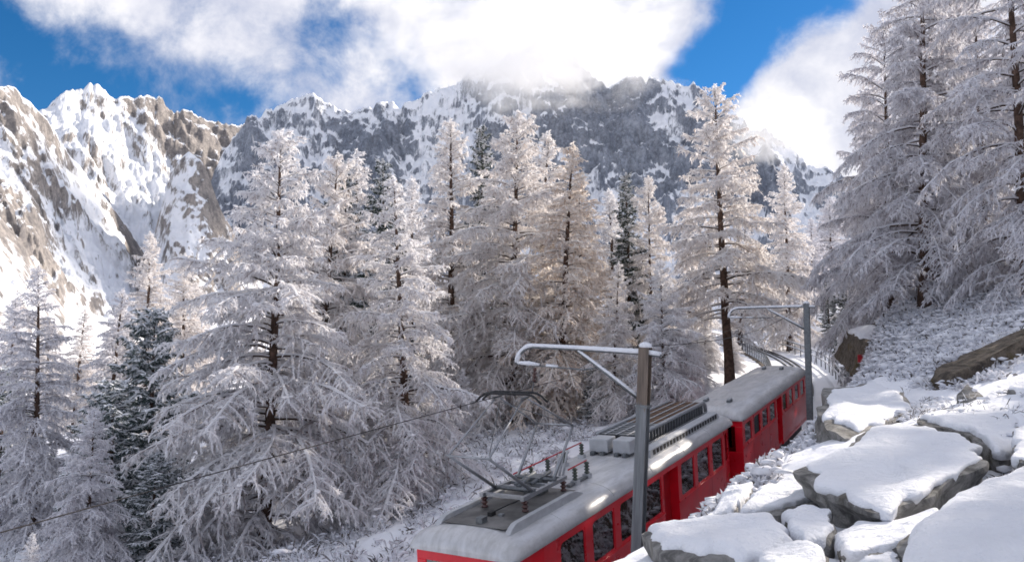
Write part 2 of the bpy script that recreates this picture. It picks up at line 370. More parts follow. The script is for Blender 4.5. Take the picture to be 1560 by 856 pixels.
def ground_h(x, y):
    x = np.asarray(x, float); y = np.asarray(y, float); r = np.hypot(x, y)
    near = tps(x * np.minimum(1, 115 / (r + 1e-6)), y * np.minimum(1, 115 / (r + 1e-6)))
    near = near + 0.22 * fbm(x * 0.5, y * 0.5, octv=4, seed=3) + 0.05 * fbm(x * 2.3, y * 2.3, octv=3, seed=5)
    far = -25 + 35 * fbm(x / 300, y / 300, octv=5, seed=9) - 0.02 * np.minimum(r, 1500)
    z = near + (far - near) * sstep(105, 420, r)
    # unseen wooded hillside beyond the edge of the view, sized to shade the foreground
    u = x * math.cos(math.radians(32.5)) - y * math.sin(math.radians(32.5))
    z = z + np.clip(u - 9, 0, None) ** 1.0 * 0.80 * sstep(-30, 20, y) * (1 - sstep(300, 900, r)) * np.clip(80 / (np.clip(u - 9, 0, None) + 80), 0, 1)
    d, s, l = track_dist(x, y)
    z = z - 0.14 * sstep(5.0, 6.6, l) * (1 - sstep(18, 24, y)) * sstep(3, 6, y)
    rz = rail_z(np.clip(s, TS[0], TS[-1])) - 0.16
    wl = np.where(l > 0, 1 - sstep(2.0, 5.2 + 6 * sstep(30, 45, s), d), 1 - sstep(2.3, 7.5, d))
    wl = wl * (1 - sstep(TS[-1] - 10, TS[-1], s)) * (s > TS[0] - 2)
    return z + (rz - z) * wl
def build_ground():
    az = np.radians(np.concatenate([np.arange(-44, 60, 0.34), np.arange(60, 316, 2.5)])); az = np.append(az, az[0] + 2 * math.pi)
    r = [0.0, 0.5]
    while r[-1] < 7000: r.append(r[-1] + max(0.16, r[-1] * 0.016) if r[-1] < 130 else r[-1] * 1.09)
    r = np.array(r); R, A = np.meshgrid(r, az, indexing='ij'); X = R * np.sin(A); Y = R * np.cos(A); Z = ground_h(X, Y)
    g = Geo(); g.add(np.stack([X, Y, Z], -1), grid_faces(len(r), len(az)))
    return g
def ground_mat():
    m, t, b = material('snowy_ground'); geo = N(t, 'ShaderNodeNewGeometry'); c = geo.outputs['Position']
    sp = N(t, 'ShaderNodeSeparateXYZ'); t.links.new(geo.outputs['Normal'], sp.inputs[0])
    f = noise(t, c, 1.3, 8, 0.62, 0.3); g = noise(t, c, 9, 6, 0.65)
    soil = mix_col(t, map_range(t, g, 0.35, 0.65), (0.05, 0.042, 0.032), (0.16, 0.13, 0.10))
    snow = mix_col(t, map_range(t, f, 0.3, 0.7), (0.84, 0.855, 0.90), (0.88, 0.89, 0.93))
    bare = math_node(t, 'ADD', math_node(t, 'MULTIPLY', f, 0.45), math_node(t, 'MULTIPLY', g, 0.35))
    k = math_node(t, 'ADD', bare, map_range(t, sp.outputs['Z'], 0.45, 0.9, 0.16, 0.0, False))
    t.links.new(mix_col(t, map_range(t, k, 0.50, 0.56), snow, soil), b.inputs['Base Color'])
    b.inputs['Roughness'].default_value = 0.85; b.inputs['Specular IOR Level'].default_value = 0.2
    bump(t, b, math_node(t, 'ADD', f, math_node(t, 'MULTIPLY', g, 0.4)), 0.5, 0.12); return m
M['ground'] = ground_mat()
tag(build_ground().obj('ground', M['ground'], None, True), kind='structure')

# ------------------------------------------------------------------ mountains
def mountain_mat(name='snowy_alpine_rock', r0=(0.16, 0.15, 0.15), r1=(0.38, 0.345, 0.32)):
    m, t, b = material(name); geo = N(t, 'ShaderNodeNewGeometry'); c = geo.outputs['Position']
    sp = N(t, 'ShaderNodeSeparateXYZ'); t.links.new(geo.outputs['Normal'], sp.inputs[0])
    at = N(t, 'ShaderNodeAttribute'); at.attribute_name = 'Col'
    sc = N(t, 'ShaderNodeSeparateColor'); t.links.new(at.outputs['Color'], sc.inputs[0])
    mp = N(t, 'ShaderNodeMapping'); mp.inputs['Scale'].default_value = (1, 1, 0.28); t.links.new(c, mp.inputs['Vector']); v = mp.outputs[0]
    f = noise(t, v, 0.016, 10, 0.70, 0.9); g = noise(t, v, 0.085, 7, 0.74, 0.6); h = noise(t, c, 0.022, 8, 0.7, 0.4)
    h2 = noise(t, c, 0.11, 6, 0.75, 0.3)
    rock = mix_col(t, map_range(t, math_node(t, 'ADD', math_node(t, 'MULTIPLY', h, 0.45), math_node(t, 'MULTIPLY', h2, 0.55)), 0.38, 0.62), r0, r1)
    rock = mix_col(t, map_range(t, g, 0.42, 0.7, 0, 0.45), rock, (0.10, 0.10, 0.115))
    e = math_node(t, 'ADD', math_node(t, 'MULTIPLY', f, 0.54), math_node(t, 'MULTIPLY', g, 0.49))
    k = math_node(t, 'ADD', e, map_range(t, sp.outputs['Z'], 0.25, 0.90, 0.10, -0.22, False))
    k = math_node(t, 'ADD', k, math_node(t, 'MULTIPLY', math_node(t, 'SUBTRACT', sc.outputs[0], 0.5), 0.56))
    snw = mix_col(t, map_range(t, h, 0.35, 0.65), (0.78, 0.81, 0.87), (0.87, 0.885, 0.93))
    t.links.new(mix_col(t, map_range(t, k, 0.47, 0.58), snw, rock), b.inputs['Base Color'])
    b.inputs['Roughness'].default_value = 0.9; b.inputs['Specular IOR Level'].default_value = 0.1
    bump(t, b, math_node(t, 'ADD', math_node(t, 'MULTIPLY', f, 0.9), math_node(t, 'MULTIPLY', g, 0.5)), 0.35, 12.0); return m
M['mountain'] = mountain_mat(); M['mountain_haze'] = mountain_mat('snowy_rock_haze_blue', (0.13, 0.15, 0.19), (0.33, 0.36, 0.42))  # headwall variant: blue of distant haze painted into the rock colour
def sil(points, D):
    """skyline points -> (azimuth, height above camera at distance D)"""
    out = []
    for x, y in points:
        p = pix(x, y, 1.0); az = math.atan2(p[0], p[1]); el = (p[2] - CAMZ) / math.hypot(p[0], p[1]); out.append((az, el * D))
    return np.array(out)
def build_mountain(name, points, D, depth, back, na, nr, rib, seed, foot=-30, prof=1.0, rockiness=0.5, skyn=1.0, ribf=1.0, concave=0.35, dvar=0.0, dtilt=0.0, mat='mountain', fine=1.0):
    S = sil(points, D); az = np.linspace(S[0, 0], S[-1, 0], na); zr = np.interp(az, S[:, 0], S[:, 1])
    jag = fbm(az * D / 95, az * 0, octv=6, gain=0.62, seed=seed) * 26 * skyn + np.abs(fbm(az * D / 40, az * 0 + 5, octv=4, gain=0.6, seed=seed + 4)) * 16 * skyn
    zr = zr + jag
    t = np.concatenate([np.linspace(0, 1, nr) ** 0.9, 1 + np.linspace(0.04, 1, nr // 6)])
    A, T = np.meshgrid(az, t, indexing='ij'); ZR = np.repeat(zr[:, None], len(t), 1)
    tk = 1 - dtilt * (A - az.mean()) / (0.5 * np.ptp(az)); Dv = D * tk * (1 + dvar * fbm(A * 3.1, A * 0 + 1.7, octv=3, seed=seed + 40)); ZR = ZR * tk
    Rr = np.where(T <= 1, Dv - depth * (1 - T), Dv + back * (T - 1))
    tt = np.clip(T, 0, 1); base = (1 - concave) * tt ** prof + concave * tt ** 3.0
    Z = foot + (ZR - foot) * np.where(T <= 1, base, 1 - 0.75 * (T - 1))
    X = Rr * np.sin(A); Y = Rr * np.cos(A)
    # ribs and gullies running down the face, then broken rock
    al = A * D
    warp = 140 * fbm(X / 500, Y / 500, Z / 400, octv=3, seed=seed + 2)
    rb = (1 - 0.38 * fine) * ridged((al + warp) / (230 / ribf), Rr / 900 + Z / 1400, octv=5, gain=0.58, seed=seed + 6) + 0.38 * fine * ridged((al - 0.6 * warp + 0.5 * Z) / (95 / ribf), Z / 420, octv=4, gain=0.6, seed=seed + 60) - 0.42
    cr = fbm(X / 70, Y / 70, Z / 110, octv=5, gain=0.6, seed=seed + 8)
    env = np.where(T <= 1, 4 * tt * (1 - tt) * 0.65 + 0.35 * tt, 0.4) * sstep(0.0, 0.16, tt)
    disp = (rib * rb + 0.50 * rib * cr * fine) * env
    # push outwards along the slope (towards the valley) and up
    Rr2 = Rr - disp * 0.85; Z = Z + disp * 0.55 * np.where(T > 0.97, 0.25, 1)
    X = Rr2 * np.sin(A); Y = Rr2 * np.cos(A)
    rk = np.clip(rockiness + 1.0 * rb + 0.4 * fbm(X / 260, Y / 260, Z / 260, octv=3, seed=seed + 12) + 0.25 * (tt - 0.5), 0, 1)
    rk = rk * sstep(0.05, 0.3, tt)
    g = Geo(); g.add(np.stack([X, Y, Z + CAMZ], -1), grid_faces(len(az), len(t)), col=np.stack([rk] * 3, -1).reshape(-1, 3))
    o = g.obj(name, M[mat], None, True, True); tag(o, kind='structure'); return o
# shaded headwall with the summit in cloud
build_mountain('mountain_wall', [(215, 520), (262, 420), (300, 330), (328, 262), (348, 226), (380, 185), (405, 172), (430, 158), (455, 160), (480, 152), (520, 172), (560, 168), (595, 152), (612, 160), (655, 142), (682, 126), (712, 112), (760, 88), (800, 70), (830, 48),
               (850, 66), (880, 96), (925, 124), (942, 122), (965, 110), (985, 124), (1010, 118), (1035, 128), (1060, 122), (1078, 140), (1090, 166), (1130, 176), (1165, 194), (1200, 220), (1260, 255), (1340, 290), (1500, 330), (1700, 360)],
               2500, 800, 900, 660, 145, 190, 21, foot=20, prof=1.2, rockiness=0.66, skyn=1.7, concave=0.4, dvar=0.03, dtilt=0.0, mat='mountain_haze')
# sunlit crest and snow bowl left of the headwall
build_mountain('mountain_crest', [(-330, 250), (-150, 210), (0, 190), (55, 172), (75, 156), (100, 142), (145, 132), (170, 146), (205, 160), (222, 152), (245, 152), (262, 166), (292, 172), (340, 182), (385, 192), (430, 215), (520, 280), (600, 360)],
               2900, 1500, 700, 430, 150, 240, 57, foot=-20, prof=1.15, ribf=0.55, rockiness=0.66, skyn=1.3, concave=0.45, dvar=0.04, dtilt=-0.28, fine=0.8)
# rocky spur at the edge, its toe above the snow fan
build_mountain('mountain_spur', [(-420, 40), (-250, 60), (-120, 90), (-40, 110), (0, 126), (28, 138), (45, 150), (62, 176), (85, 215), (112, 255), (150, 290), (180, 320), (215, 385), (250, 450)],
               1500, 700, 500, 300, 130, 115, 83, foot=-10, prof=0.95, rockiness=0.74, skyn=0.9, ribf=1.6, concave=0.2, dvar=0.03, dtilt=-0.40)
build_mountain('mountain_knoll', [(205, 440), (236, 350), (254, 282), (270, 244), (288, 232), (304, 246), (318, 272), (338, 322), (372, 380), (420, 440)],
               1750, 330, 260, 150, 110, 70, 131, foot=0, prof=0.95, rockiness=0.58, skyn=0.35, ribf=1.6, concave=0.2)
build_mountain('mountain_toe', [(-420, 250), (-150, 280), (-40, 310), (0, 335), (25, 365), (48, 395), (70, 425), (100, 470)],
               900, 420, 250, 160, 90, 40, 97, foot=-10, prof=0.95, rockiness=0.74, skyn=0.3, ribf=2.0, concave=0.2)

# ------------------------------------------------------------------ trees
def norm(v): return v / (np.linalg.norm(v, axis=-1, keepdims=True) + 1e-9)
def ribbons(g, base, dirv, length, width, rng, col, sag=0.25):
    """thin tapering twigs: a quad and a tip triangle each"""
    n = len(base); rnd = norm(rng.normal(size=(n, 3))); w = norm(np.cross(dirv, rnd)) * (width * 0.5)[:, None]
    mid = base + dirv * (length * 0.55)[:, None]; tip = base + dirv * length[:, None] + np.array([0, 0, -1.0]) * (length * sag)[:, None]
    v = np.stack([base - w * 0.8, base + w * 0.8, mid + w, mid - w, tip], 1).reshape(-1, 3)
    k = np.arange(n)[:, None] * 5
    g.add(v, k + np.array([0, 1, 2, 3]), k + np.array([3, 2, 4]), np.repeat(col, 5, axis=0))
def tubes3(g, pts, rad, col, sides=3):
    """many short tubes at once; pts (n,k,3), rad (n,k), col (n,3)"""
    n, k, _ = pts.shape; t = norm(np.gradient(pts, axis=1)); ref = np.array([0, 0, 1.0]) + np.zeros_like(t); ref[np.abs(t[..., 2]) > 0.92] = (1, 0, 0)
    a = norm(np.cross(t, ref)); b = np.cross(a, t); th = np.arange(sides) / sides * 2 * math.pi - math.pi / 2
    v = pts[:, :, None] + rad[:, :, None, None] * (a[:, :, None] * np.cos(th)[None, None, :, None] + b[:, :, None] * np.sin(th)[None, None, :, None])
    i = np.arange(k - 1)[:, None]; j = np.arange(sides)[None]; jj = (j + 1) % sides
    f = np.stack(np.broadcast_arrays(i * sides + j, i * sides + jj, (i + 1) * sides + jj, (i + 1) * sides + j), -1).reshape(-1, 4)
    F = (np.arange(n)[:, None, None] * k * sides + f[None]).reshape(-1, 4)
    g.add(v.reshape(-1, 3), F, None, np.repeat(col, k * sides, axis=0))

def ico():
    bm = bmesh.new(); bmesh.ops.create_icosphere(bm, subdivisions=1, radius=1); v = np.array([x.co[:] for x in bm.verts]); f = np.array([[q.index for q in fc.verts] for fc in bm.faces]); bm.free(); return v, f
IV, IF = ico()
def make_conifer(seed, H, R, nprim, style='larch', base=0.06, prof=0.85, twig=0.045, sec=0.16, droop=0.55, rise=0.15, lean=0.0, gap=0.12, tw=0.045, frost=0.68, onesided=0.0, tl=1.0):
    rng = np.random.default_rng(seed)
    # trunk
    zt = np.linspace(0, 1, 16); wig = np.cumsum(rng.normal(0, 0.012 * H / 16, (16, 2)), axis=0); wig[:3] = 0
    tx = wig[:, 0] + lean * H * zt ** 1.3; ty = wig[:, 1]
    r0 = 0.011 * H + 0.05
    tr = r0 * (1 - zt) ** 0.85 + 0.012; tr[0] *= 1.35; tr[1] *= 1.1
    gt = Geo(); gt.tube(np.column_stack([tx, ty, zt * H]), tr, 9, True)
    def trunk_at(f): return np.stack([np.interp(f, zt, tx), np.interp(f, zt, ty), f * H], -1)
    # primary branches
    n = nprim; f = base + (0.985 - base) * ((np.arange(n) + rng.uniform(-0.4, 0.4, n)) / n).clip(0, 1) ** 0.92
    az = np.arange(n) * 2.39996 + rng.normal(0, 0.5, n)
    if style == 'spruce': az = np.arange(n) * (2 * math.pi / 5.3) + rng.normal(0, 0.25, n)
    hf = (f - base) / (1 - base)
    L = R * (1 - hf) ** prof * rng.uniform(0.62, 1.12, n) * (0.55 + 0.45 * sstep(0, 0.13, hf)) + 0.16
    L *= 1 + 0.22 * fbm(az * 0.6, f * 5, octv=2, seed=seed) * 2
    if onesided: L *= 1 + onesided * np.cos(az)
    K = 9; t = np.linspace(0, 1, K)
    e0 = rise + 0.75 * hf ** 2 + rng.normal(0, 0.08, n); dr = droop * (1 - 0.55 * hf) + rng.normal(0, 0.07, n)
    zz = L[:, None] * (e0[:, None] * t - dr[:, None] * t ** 2 + 0.12 * t ** 4); rr = L[:, None] * (t - 0.10 * t ** 3)
    azb = az[:, None] + (rng.normal(0, 0.22, n)[:, None]) * t ** 1.5
    P = trunk_at(f)[:, None] + np.stack([rr * np.cos(azb), rr * np.sin(azb), zz], -1)
    P += np.cumsum(rng.normal(0, 0.012, P.shape), axis=1) * L[:, None, None] * 0.6
    gb = Geo(); gc = Geo()
    brad = (0.012 + 0.0085 * L)[:, None] * (1 - 0.8 * t)[None]
    tubes3(gb, P, brad, np.ones((n, 3)), 4)
    srad = (0.030 + 0.015 * np.sqrt(L))[:, None] * (1 - 0.5 * t)[None] * rng.uniform(0.55, 1.5, (n, K))
    srad[:, 0] *= 0.4
    Ps = P.copy(); Ps[..., 2] += brad * 0.9 + srad * 0.55
    tubes3(gc, Ps, srad, np.full((n, 3), 1.0), 5)
    # lumps of snow lodged on the outer boughs
    nlump = 7; li = np.repeat(np.arange(n), nlump); w = len(li); tt_ = rng.uniform(0.30, 1.0, w) * (K - 1.001); i_ = tt_.astype(int); fr = (tt_ - i_)[:, None]
    LB = P[li, i_] * (1 - fr) + P[li, i_ + 1] * fr; lr = rng.uniform(0.035, 0.10, w) * (0.5 + 0.5 * np.sqrt(L[li] / R)) * rng.uniform(0.6, 1.2, w)
    off = rng.normal(0, 0.09, (w, 3)); off[:, 2] = np.abs(off[:, 2]) * 0.4
    V = (LB + off)[:, None] + IV[None] * (1 + rng.normal(0, 0.2, (w, len(IV), 1))) * (lr[:, None] * np.stack([rng.uniform(0.9, 1.9, w), rng.uniform(0.9, 1.9, w), rng.uniform(0.5, 0.8, w)], -1))[:, None]
    gc.add(V.reshape(-1, 3), None, (np.arange(w)[:, None, None] * len(IV) + IF[None]).reshape(-1, 3), np.full((w * len(IV), 3), 1.0))
    # secondary branchlets
    ns = np.maximum(3, (L / sec).astype(int)); idx = np.repeat(np.arange(n), ns); m = len(idx)
    k = np.arange(m) - np.repeat(np.cumsum(ns) - ns, ns)
    ts = gap + (1 - gap) * ((k + rng.uniform(0.1, 0.9, m)) / ns[idx]); ts = ts.clip(0.04, 0.995)
    fi = ts * (K - 1); i_ = np.floor(fi).astype(int).clip(0, K - 2); fr = (fi - i_)[:, None]
    B = P[idx, i_] * (1 - fr) + P[idx, i_ + 1] * fr; Dv = norm(P[idx, i_ + 1] - P[idx, i_])
    side = norm(np.cross(Dv, np.array([0, 0, 1.0]))) * np.where(k % 2 == 0, 1, -1)[:, None]
    ang = np.radians(rng.uniform(24, 84, m))[:, None]
    sd = norm(Dv * np.cos(ang) + side * np.sin(ang) + rng.normal(0, 0.22, (m, 3)))
    l = (0.34 * L[idx] * (1.05 - 0.75 * ts) * rng.uniform(0.55, 1.15, m) + 0.14).clip(0.14, 1.6)
    Q = 4; q = np.linspace(0, 1, Q); sdroop = (0.25 if style != 'spruce' else 0.12)
    S = B[:, None] + sd[:, None] * (l[:, None] * q)[..., None]
    S[..., 2] += -(l * (sdroop + rng.uniform(0, 0.35, m)))[:, None] * q ** 1.7
    sr = (0.011 + 0.008 * l)[:, None] * (1 - 0.55 * q)[None] * rng.uniform(0.7, 1.4, (m, 1))
    if style == 'larch':
        fcol = np.where(rng.random(m) < 0.86, rng.uniform(0.8, 1.0, m), 0.25)
        S2 = S.copy(); S2[..., 2] += sr * 0.6
        tubes3(gc, S2, sr * 1.8 * rng.uniform(0.6, 1.3, sr.shape), np.stack([fcol] * 3, -1), 3)
    else:
        # needles carry flat pillows of snow
        S2 = S.copy(); S2[..., 2] += 0.05
        keep = rng.random(m) < frost
        tubes3(gc, S2[keep], (sr * 2.3 + 0.018)[keep], np.stack([rng.uniform(0.85, 1, keep.sum())] * 3, -1), 4)
        tubes3(gb, S, sr * 0.7, np.ones((m, 3)), 3)
    # twigs hanging from branchlets
    nw = np.maximum(2, (l / twig).astype(int)); wi = np.repeat(np.arange(m), nw); w = len(wi)
    tau = rng.uniform(0.02, 1, w); fi = tau * (Q - 1); i_ = np.floor(fi).astype(int).clip(0, Q - 2); fr = (fi - i_)[:, None]
    TB = S[wi, i_] * (1 - fr) + S[wi, i_ + 1] * fr
    if style == 'larch':
        hang = rng.uniform(0.0, 1.15, w)[:, None]
        td = norm(sd[wi] * rng.uniform(0.05, 0.7, w)[:, None] + np.array([0, 0, -1.0]) * hang + rng.normal(0, 0.42, (w, 3)))
        tlen = rng.uniform(0.06, 0.30, w) ** 1.0 * (0.6 + 0.4 * np.sqrt(l[wi])) * tl; wid = rng.uniform(0.6, 1.3, w) * tw
        fcol = np.where(rng.random(w) < frost, rng.uniform(0.68, 1.0, w), rng.uniform(0.0, 0.4, w))
        ribbons(gc, TB, td, tlen, wid, rng, np.stack([fcol] * 3, -1))
    else:
        td = norm(sd[wi] * 0.6 + rng.normal(0, 0.6, (w, 3)) + np.array([0, 0, -0.25])); tlen = rng.uniform(0.08, 0.24, w) * tl; wid = rng.uniform(0.6, 1.2, w) * tw
        fcol = np.where((td[:, 2] > 0.0) & (rng.random(w) < frost * 0.75), rng.uniform(0.6, 1, w), rng.uniform(0, 0.10, w))
        ribbons(gc, TB, td, tlen, wid, rng, np.stack([fcol] * 3, -1), 0.1)
    # twigs directly along the primaries and a frosted leader
    w = n * 14; pi_ = rng.integers(0, n, w); tt_ = rng.uniform(0.08, 1, w) * (K - 1.001); i_ = tt_.astype(int); fr = (tt_ - i_)[:, None]
    TB = P[pi_, i_] * (1 - fr) + P[pi_, i_ + 1] * fr
    td = norm(rng.normal(0, 0.5, (w, 3)) + np.array([0, 0, -0.6 if style == 'larch' else 0.0]))
    fcol = np.where(rng.random(w) < frost, rng.uniform(0.75, 1, w), 0.15 if style == 'larch' else 0.03)
    ribbons(gc, TB, td, rng.uniform(0.1, 0.3, w), rng.uniform(0.6, 1.3, w) * tw, rng, np.stack([fcol] * 3, -1))
    w = 160; ff = rng.uniform(0.9, 1.0, w); TB = trunk_at(ff); td = norm(rng.normal(0, 1, (w, 3)) + np.array([0, 0, 0.5]))
    ribbons(gc, TB, td, rng.uniform(0.05, 0.22, w), rng.uniform(0.6, 1.3, w) * tw, rng, np.full((w, 3), 0.95))
    return dict(H=H, trunk=gt.mesh('trunk', M['bark'], True), branches=gb.mesh('branches', M['wood'], True), crown=gc.mesh('crown', None, False, True))

LARCH = [make_conifer(11, 16, 5.5, 158, twig=0.029, sec=0.118, droop=0.74, tw=0.048, prof=0.78, base=0.03, frost=0.93, tl=0.9, gap=0.17),
         make_conifer(12, 16, 4.9, 142, twig=0.030, sec=0.122, droop=0.80, lean=0.05, prof=0.88, base=0.05, tw=0.050, frost=0.93, tl=0.9, gap=0.17),
         make_conifer(13, 17, 4.2, 145, twig=0.036, sec=0.138, droop=0.74, prof=0.82, base=0.06, tw=0.064, frost=0.93, tl=0.95, gap=0.14),
         make_conifer(14, 17, 3.8, 132, twig=0.036, sec=0.138, droop=0.84, lean=0.04, prof=0.78, base=0.06, tw=0.064, frost=0.93, tl=0.95, gap=0.14),
         make_conifer(15, 18, 4.6, 105, twig=0.031, sec=0.13, droop=0.56, rise=0.12, prof=0.72, base=0.24, gap=0.24, tw=0.054, frost=0.93)]
TALL = [make_conifer(21, 22, 6.0, 108, twig=0.031, sec=0.13, droop=0.74, rise=0.10, prof=0.55, base=0.04, gap=0.24, tw=0.046, frost=0.86, tl=1.1),
        make_conifer(22, 22, 6.6, 98, twig=0.031, sec=0.13, droop=0.90, rise=0.18, prof=0.50, base=0.06, gap=0.26, tw=0.046, frost=0.86, tl=1.1)]
SPRUCE = [make_conifer(31, 14, 2.1, 130, 'spruce', twig=0.022, sec=0.11, droop=0.35, prof=0.8, base=0.05, frost=0.55, tw=0.05),
          make_conifer(32, 9, 2.6, 90, 'spruce', twig=0.020, sec=0.11, droop=0.40, rise=0.25, prof=0.6, base=0.03, frost=0.85, tw=0.045)]

def place_tree(kind, name, x, y, ztop=None, H=None, rot=0.0, mat='frost', label='', group=None, cat='tree', wide=1.0, lean=(0, 0)):
    z = float(ground_h(x, y)) - 0.15
    h = H if H is not None else ztop - z
    s = h / kind['H']
    rl = random.Random(int(x * 131 + y * 977)); e = empty(name, (x, y, z)); e.rotation_euler = (rl.gauss(0, 0.018), rl.gauss(0, 0.018), rot); e.scale = (s * wide, s * wide, s)
    for part in ('trunk', 'branches', 'crown'):
        o = link(part, kind[part], e)
        if part == 'crown':
            if not o.data.materials: o.data.materials.append(M['frost'])
            o.material_slots[0].link = 'OBJECT'; o.material_slots[0].material = M[mat]
    tag(e, label, cat, group); return e
def tree_px(kind, name, xb, ytop, Y, **kw):
    """xb: bearing of the trunk, ytop: elevation of the tip, Y: distance"""
    p = pix(xb, ytop, Y); return place_tree(kind, name, p[0], Y, ztop=p[2], **kw)
GL = 'frosted larches in the wood beside the track'
tree_px(LARCH[0], 'larch_tree', 418, 192, 29, rot=0.4, wide=1.1, label='large broad rime covered larch, biggest of the trees left of the train', group=GL)
tree_px(LARCH[1], 'larch_tree', 628, 262, 31, rot=2.6, wide=1.12, label='frosted larch with curved base leaning over the slope, just left of the pantograph', group=GL)
tree_px(LARCH[0], 'larch_tree', 490, 232, 39, rot=2.2, mat='frost_warm', label='frosted larch peeking out behind the right side of the biggest larch', group=GL)
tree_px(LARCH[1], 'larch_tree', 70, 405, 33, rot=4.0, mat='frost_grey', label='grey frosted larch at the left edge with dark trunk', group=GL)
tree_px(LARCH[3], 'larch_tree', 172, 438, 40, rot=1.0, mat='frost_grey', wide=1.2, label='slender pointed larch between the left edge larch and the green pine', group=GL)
tree_px(LARCH[2], 'larch_tree', 228, 352, 58, rot=1.0, mat='frost_warm', wide=1.1, label='pale sunlit larch behind the green pine, below the snow fan', group=GL)
tree_px(LARCH[2], 'larch_tree', 285, 385, 62, rot=3.0, mat='frost_warm', wide=1.2, label='sunlit larch tucked behind the left flank of the biggest larch', group=GL)
tree_px(LARCH[3], 'larch_tree', 552, 236, 55, rot=5.0, wide=1.25, label='thin white larch between two dark green spruces', group=GL)
tree_px(LARCH[2], 'larch_tree', 628, 268, 62, rot=0.3, label='small pale larch top just left of the tall slim larch', group=GL)
tree_px(LARCH[2], 'larch_tree', 690, 180, 56, rot=2.0, mat='frost_warm', wide=1.15, label='tall slim sunlit larch behind the curved base larch', group=GL)
tree_px(LARCH[0], 'larch_tree', 780, 168, 47, rot=1.4, mat='frost_warm', wide=1.08, label='tall white larch at the centre, standing behind the pantograph', group=GL)
tree_px(LARCH[3], 'larch_tree', 816, 196, 53, rot=0.8, mat='frost_warm', wide=1.2, label='larch merging with the right side of the tall centre larch', group=GL)
tree_px(LARCH[3], 'larch_tree', 850, 222, 45, rot=0.0, mat='frost_orange', wide=1.2, label='orange tinted leaning larch right of the centre of the wood', group=GL)
tree_px(LARCH[2], 'larch_tree', 892, 262, 55, rot=4.0, mat='frost_orange', wide=1.2, label='orange brown larch close behind the leaning orange larch', group=GL)
tree_px(LARCH[2], 'larch_tree', 935, 285, 60, rot=0.6, mat='frost', wide=1.25, label='dull white larch above the first catenary mast', group=GL)
tree_px(LARCH[4], 'larch_tree', 990, 268, 57, rot=1.9, mat='frost_warm', wide=0.8, label='straight trunked thin larch between the mast and the layered larch', group=GL)
tree_px(LARCH[4], 'larch_tree', 1102, 130, 52, rot=0.5, mat='frost_warm', wide=1.15, label='tall layered larch with open whorls of branches behind the second railcar', group=GL)
tree_px(LARCH[2], 'larch_tree', 1046, 300, 63, rot=3.3, label='low larch hidden behind the left boughs of the layered larch', group=GL)
tree_px(LARCH[2], 'larch_tree', 1195, 250, 84, rot=2.3, mat='frost_warm', label='distant larch right of the layered larch, under the cloud', group=GL)
tree_px(LARCH[3], 'larch_tree', 1122, 330, 84, rot=5.3, mat='frost', wide=1.2, label='frosted larch between the layered larch and the second mast', group=GL)
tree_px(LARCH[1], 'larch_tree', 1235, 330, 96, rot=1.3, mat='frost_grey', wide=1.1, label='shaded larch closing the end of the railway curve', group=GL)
tree_px(LARCH[2], 'larch_tree', 700, 330, 66, rot=1.7, mat='frost', label='background larch between the tall slim larch and the centre larch', group=GL)
tree_px(LARCH[1], 'larch_tree', 730, 420, 52, rot=2.9, mat='frost', label='short bushy larch low between the curved base larch and centre larch', group=GL)
tree_px(LARCH[2], 'larch_tree', 480, 400, 60, rot=2.9, mat='frost', wide=1.3, label='larch hidden low behind the biggest larch', group=GL)
tree_px(LARCH[1], 'larch_tree', 940, 430, 50, rot=0.9, mat='frost', wide=0.9, label='bushy larch behind the crossarm of the first mast', group=GL)
tree_px(LARCH[1], 'larch_tree', 1015, 500, 47, rot=3.9, mat='frost', wide=1.05, label='low drooping larch beside the roof of the second railcar', group=GL)
tree_px(LARCH[0], 'larch_tree', 1352, 250, 66, rot=3.9, mat='frost_grey', wide=0.85, label='shaded larch behind the left boughs of the tallest right larch', group=GL)
tree_px(LARCH[1], 'larch_tree', 560, 560, 46, rot=3.9, mat='frost', label='small larch in the gap between the two foreground larches', group=GL)
tree_px(LARCH[2], 'larch_tree', 20, 455, 45, rot=3.2, mat='frost_grey', label='larch partly hidden behind the left edge larch', group=GL)
tree_px(LARCH[0], 'larch_tree', 1012, 395, 40, rot=3.1, mat='frost', wide=1.0, label='drooping larch whose boughs overhang the track left of the second railcar', group=GL)
tree_px(LARCH[1], 'larch_tree', 930, 400, 42, rot=5.1, mat='frost_warm', wide=1.0, label='drooping larch directly behind the first mast post', group=GL)
tree_px(LARCH[0], 'larch_tree', 1262, 300, 110, rot=0.7, mat='frost_grey', wide=1.1, label='far shaded larch left of the slim third mast', group=GL)
tree_px(LARCH[1], 'larch_tree', 1180, 400, 108, rot=0.2, mat='frost_grey', wide=1.2, label='far shaded larch above the vanishing rails', group=GL)
tree_px(LARCH[0], 'larch_tree', 1335, 110, 56, rot=1.9, mat='frost_grey', wide=0.75, label='shaded larch left of the tall dark trunk, boughs reaching over the second mast', group=GL)
tree_px(LARCH[0], 'larch_tree', 140, 620, 26, rot=1.1, mat='frost_grey', wide=1.0, label='low frosted larch in the lower left among the pines', group=GL)
tree_px(LARCH[1], 'larch_tree', 700, 560, 40, rot=0.1, mat='frost', wide=1.0, label='small drooping larch behind the raised pantograph knee', group=GL)
tree_px(LARCH[1], 'larch_tree', 35, 812, 19, rot=1.0, mat='frost', wide=0.9, label='snowy treetop at the bottom left corner', group=GL)
tree_px(LARCH[2], 'larch_tree', 15, 452, 85, rot=0.0, mat='frost_warm', wide=1.3, label='sunlit larch top at the far left edge below the rocky toe', group=GL)
tree_px(LARCH[3], 'larch_tree', 120, 470, 78, rot=1.3, mat='frost_warm', wide=1.3, label='sunlit small larch right of the left edge larch, below the snow fan', group=GL)
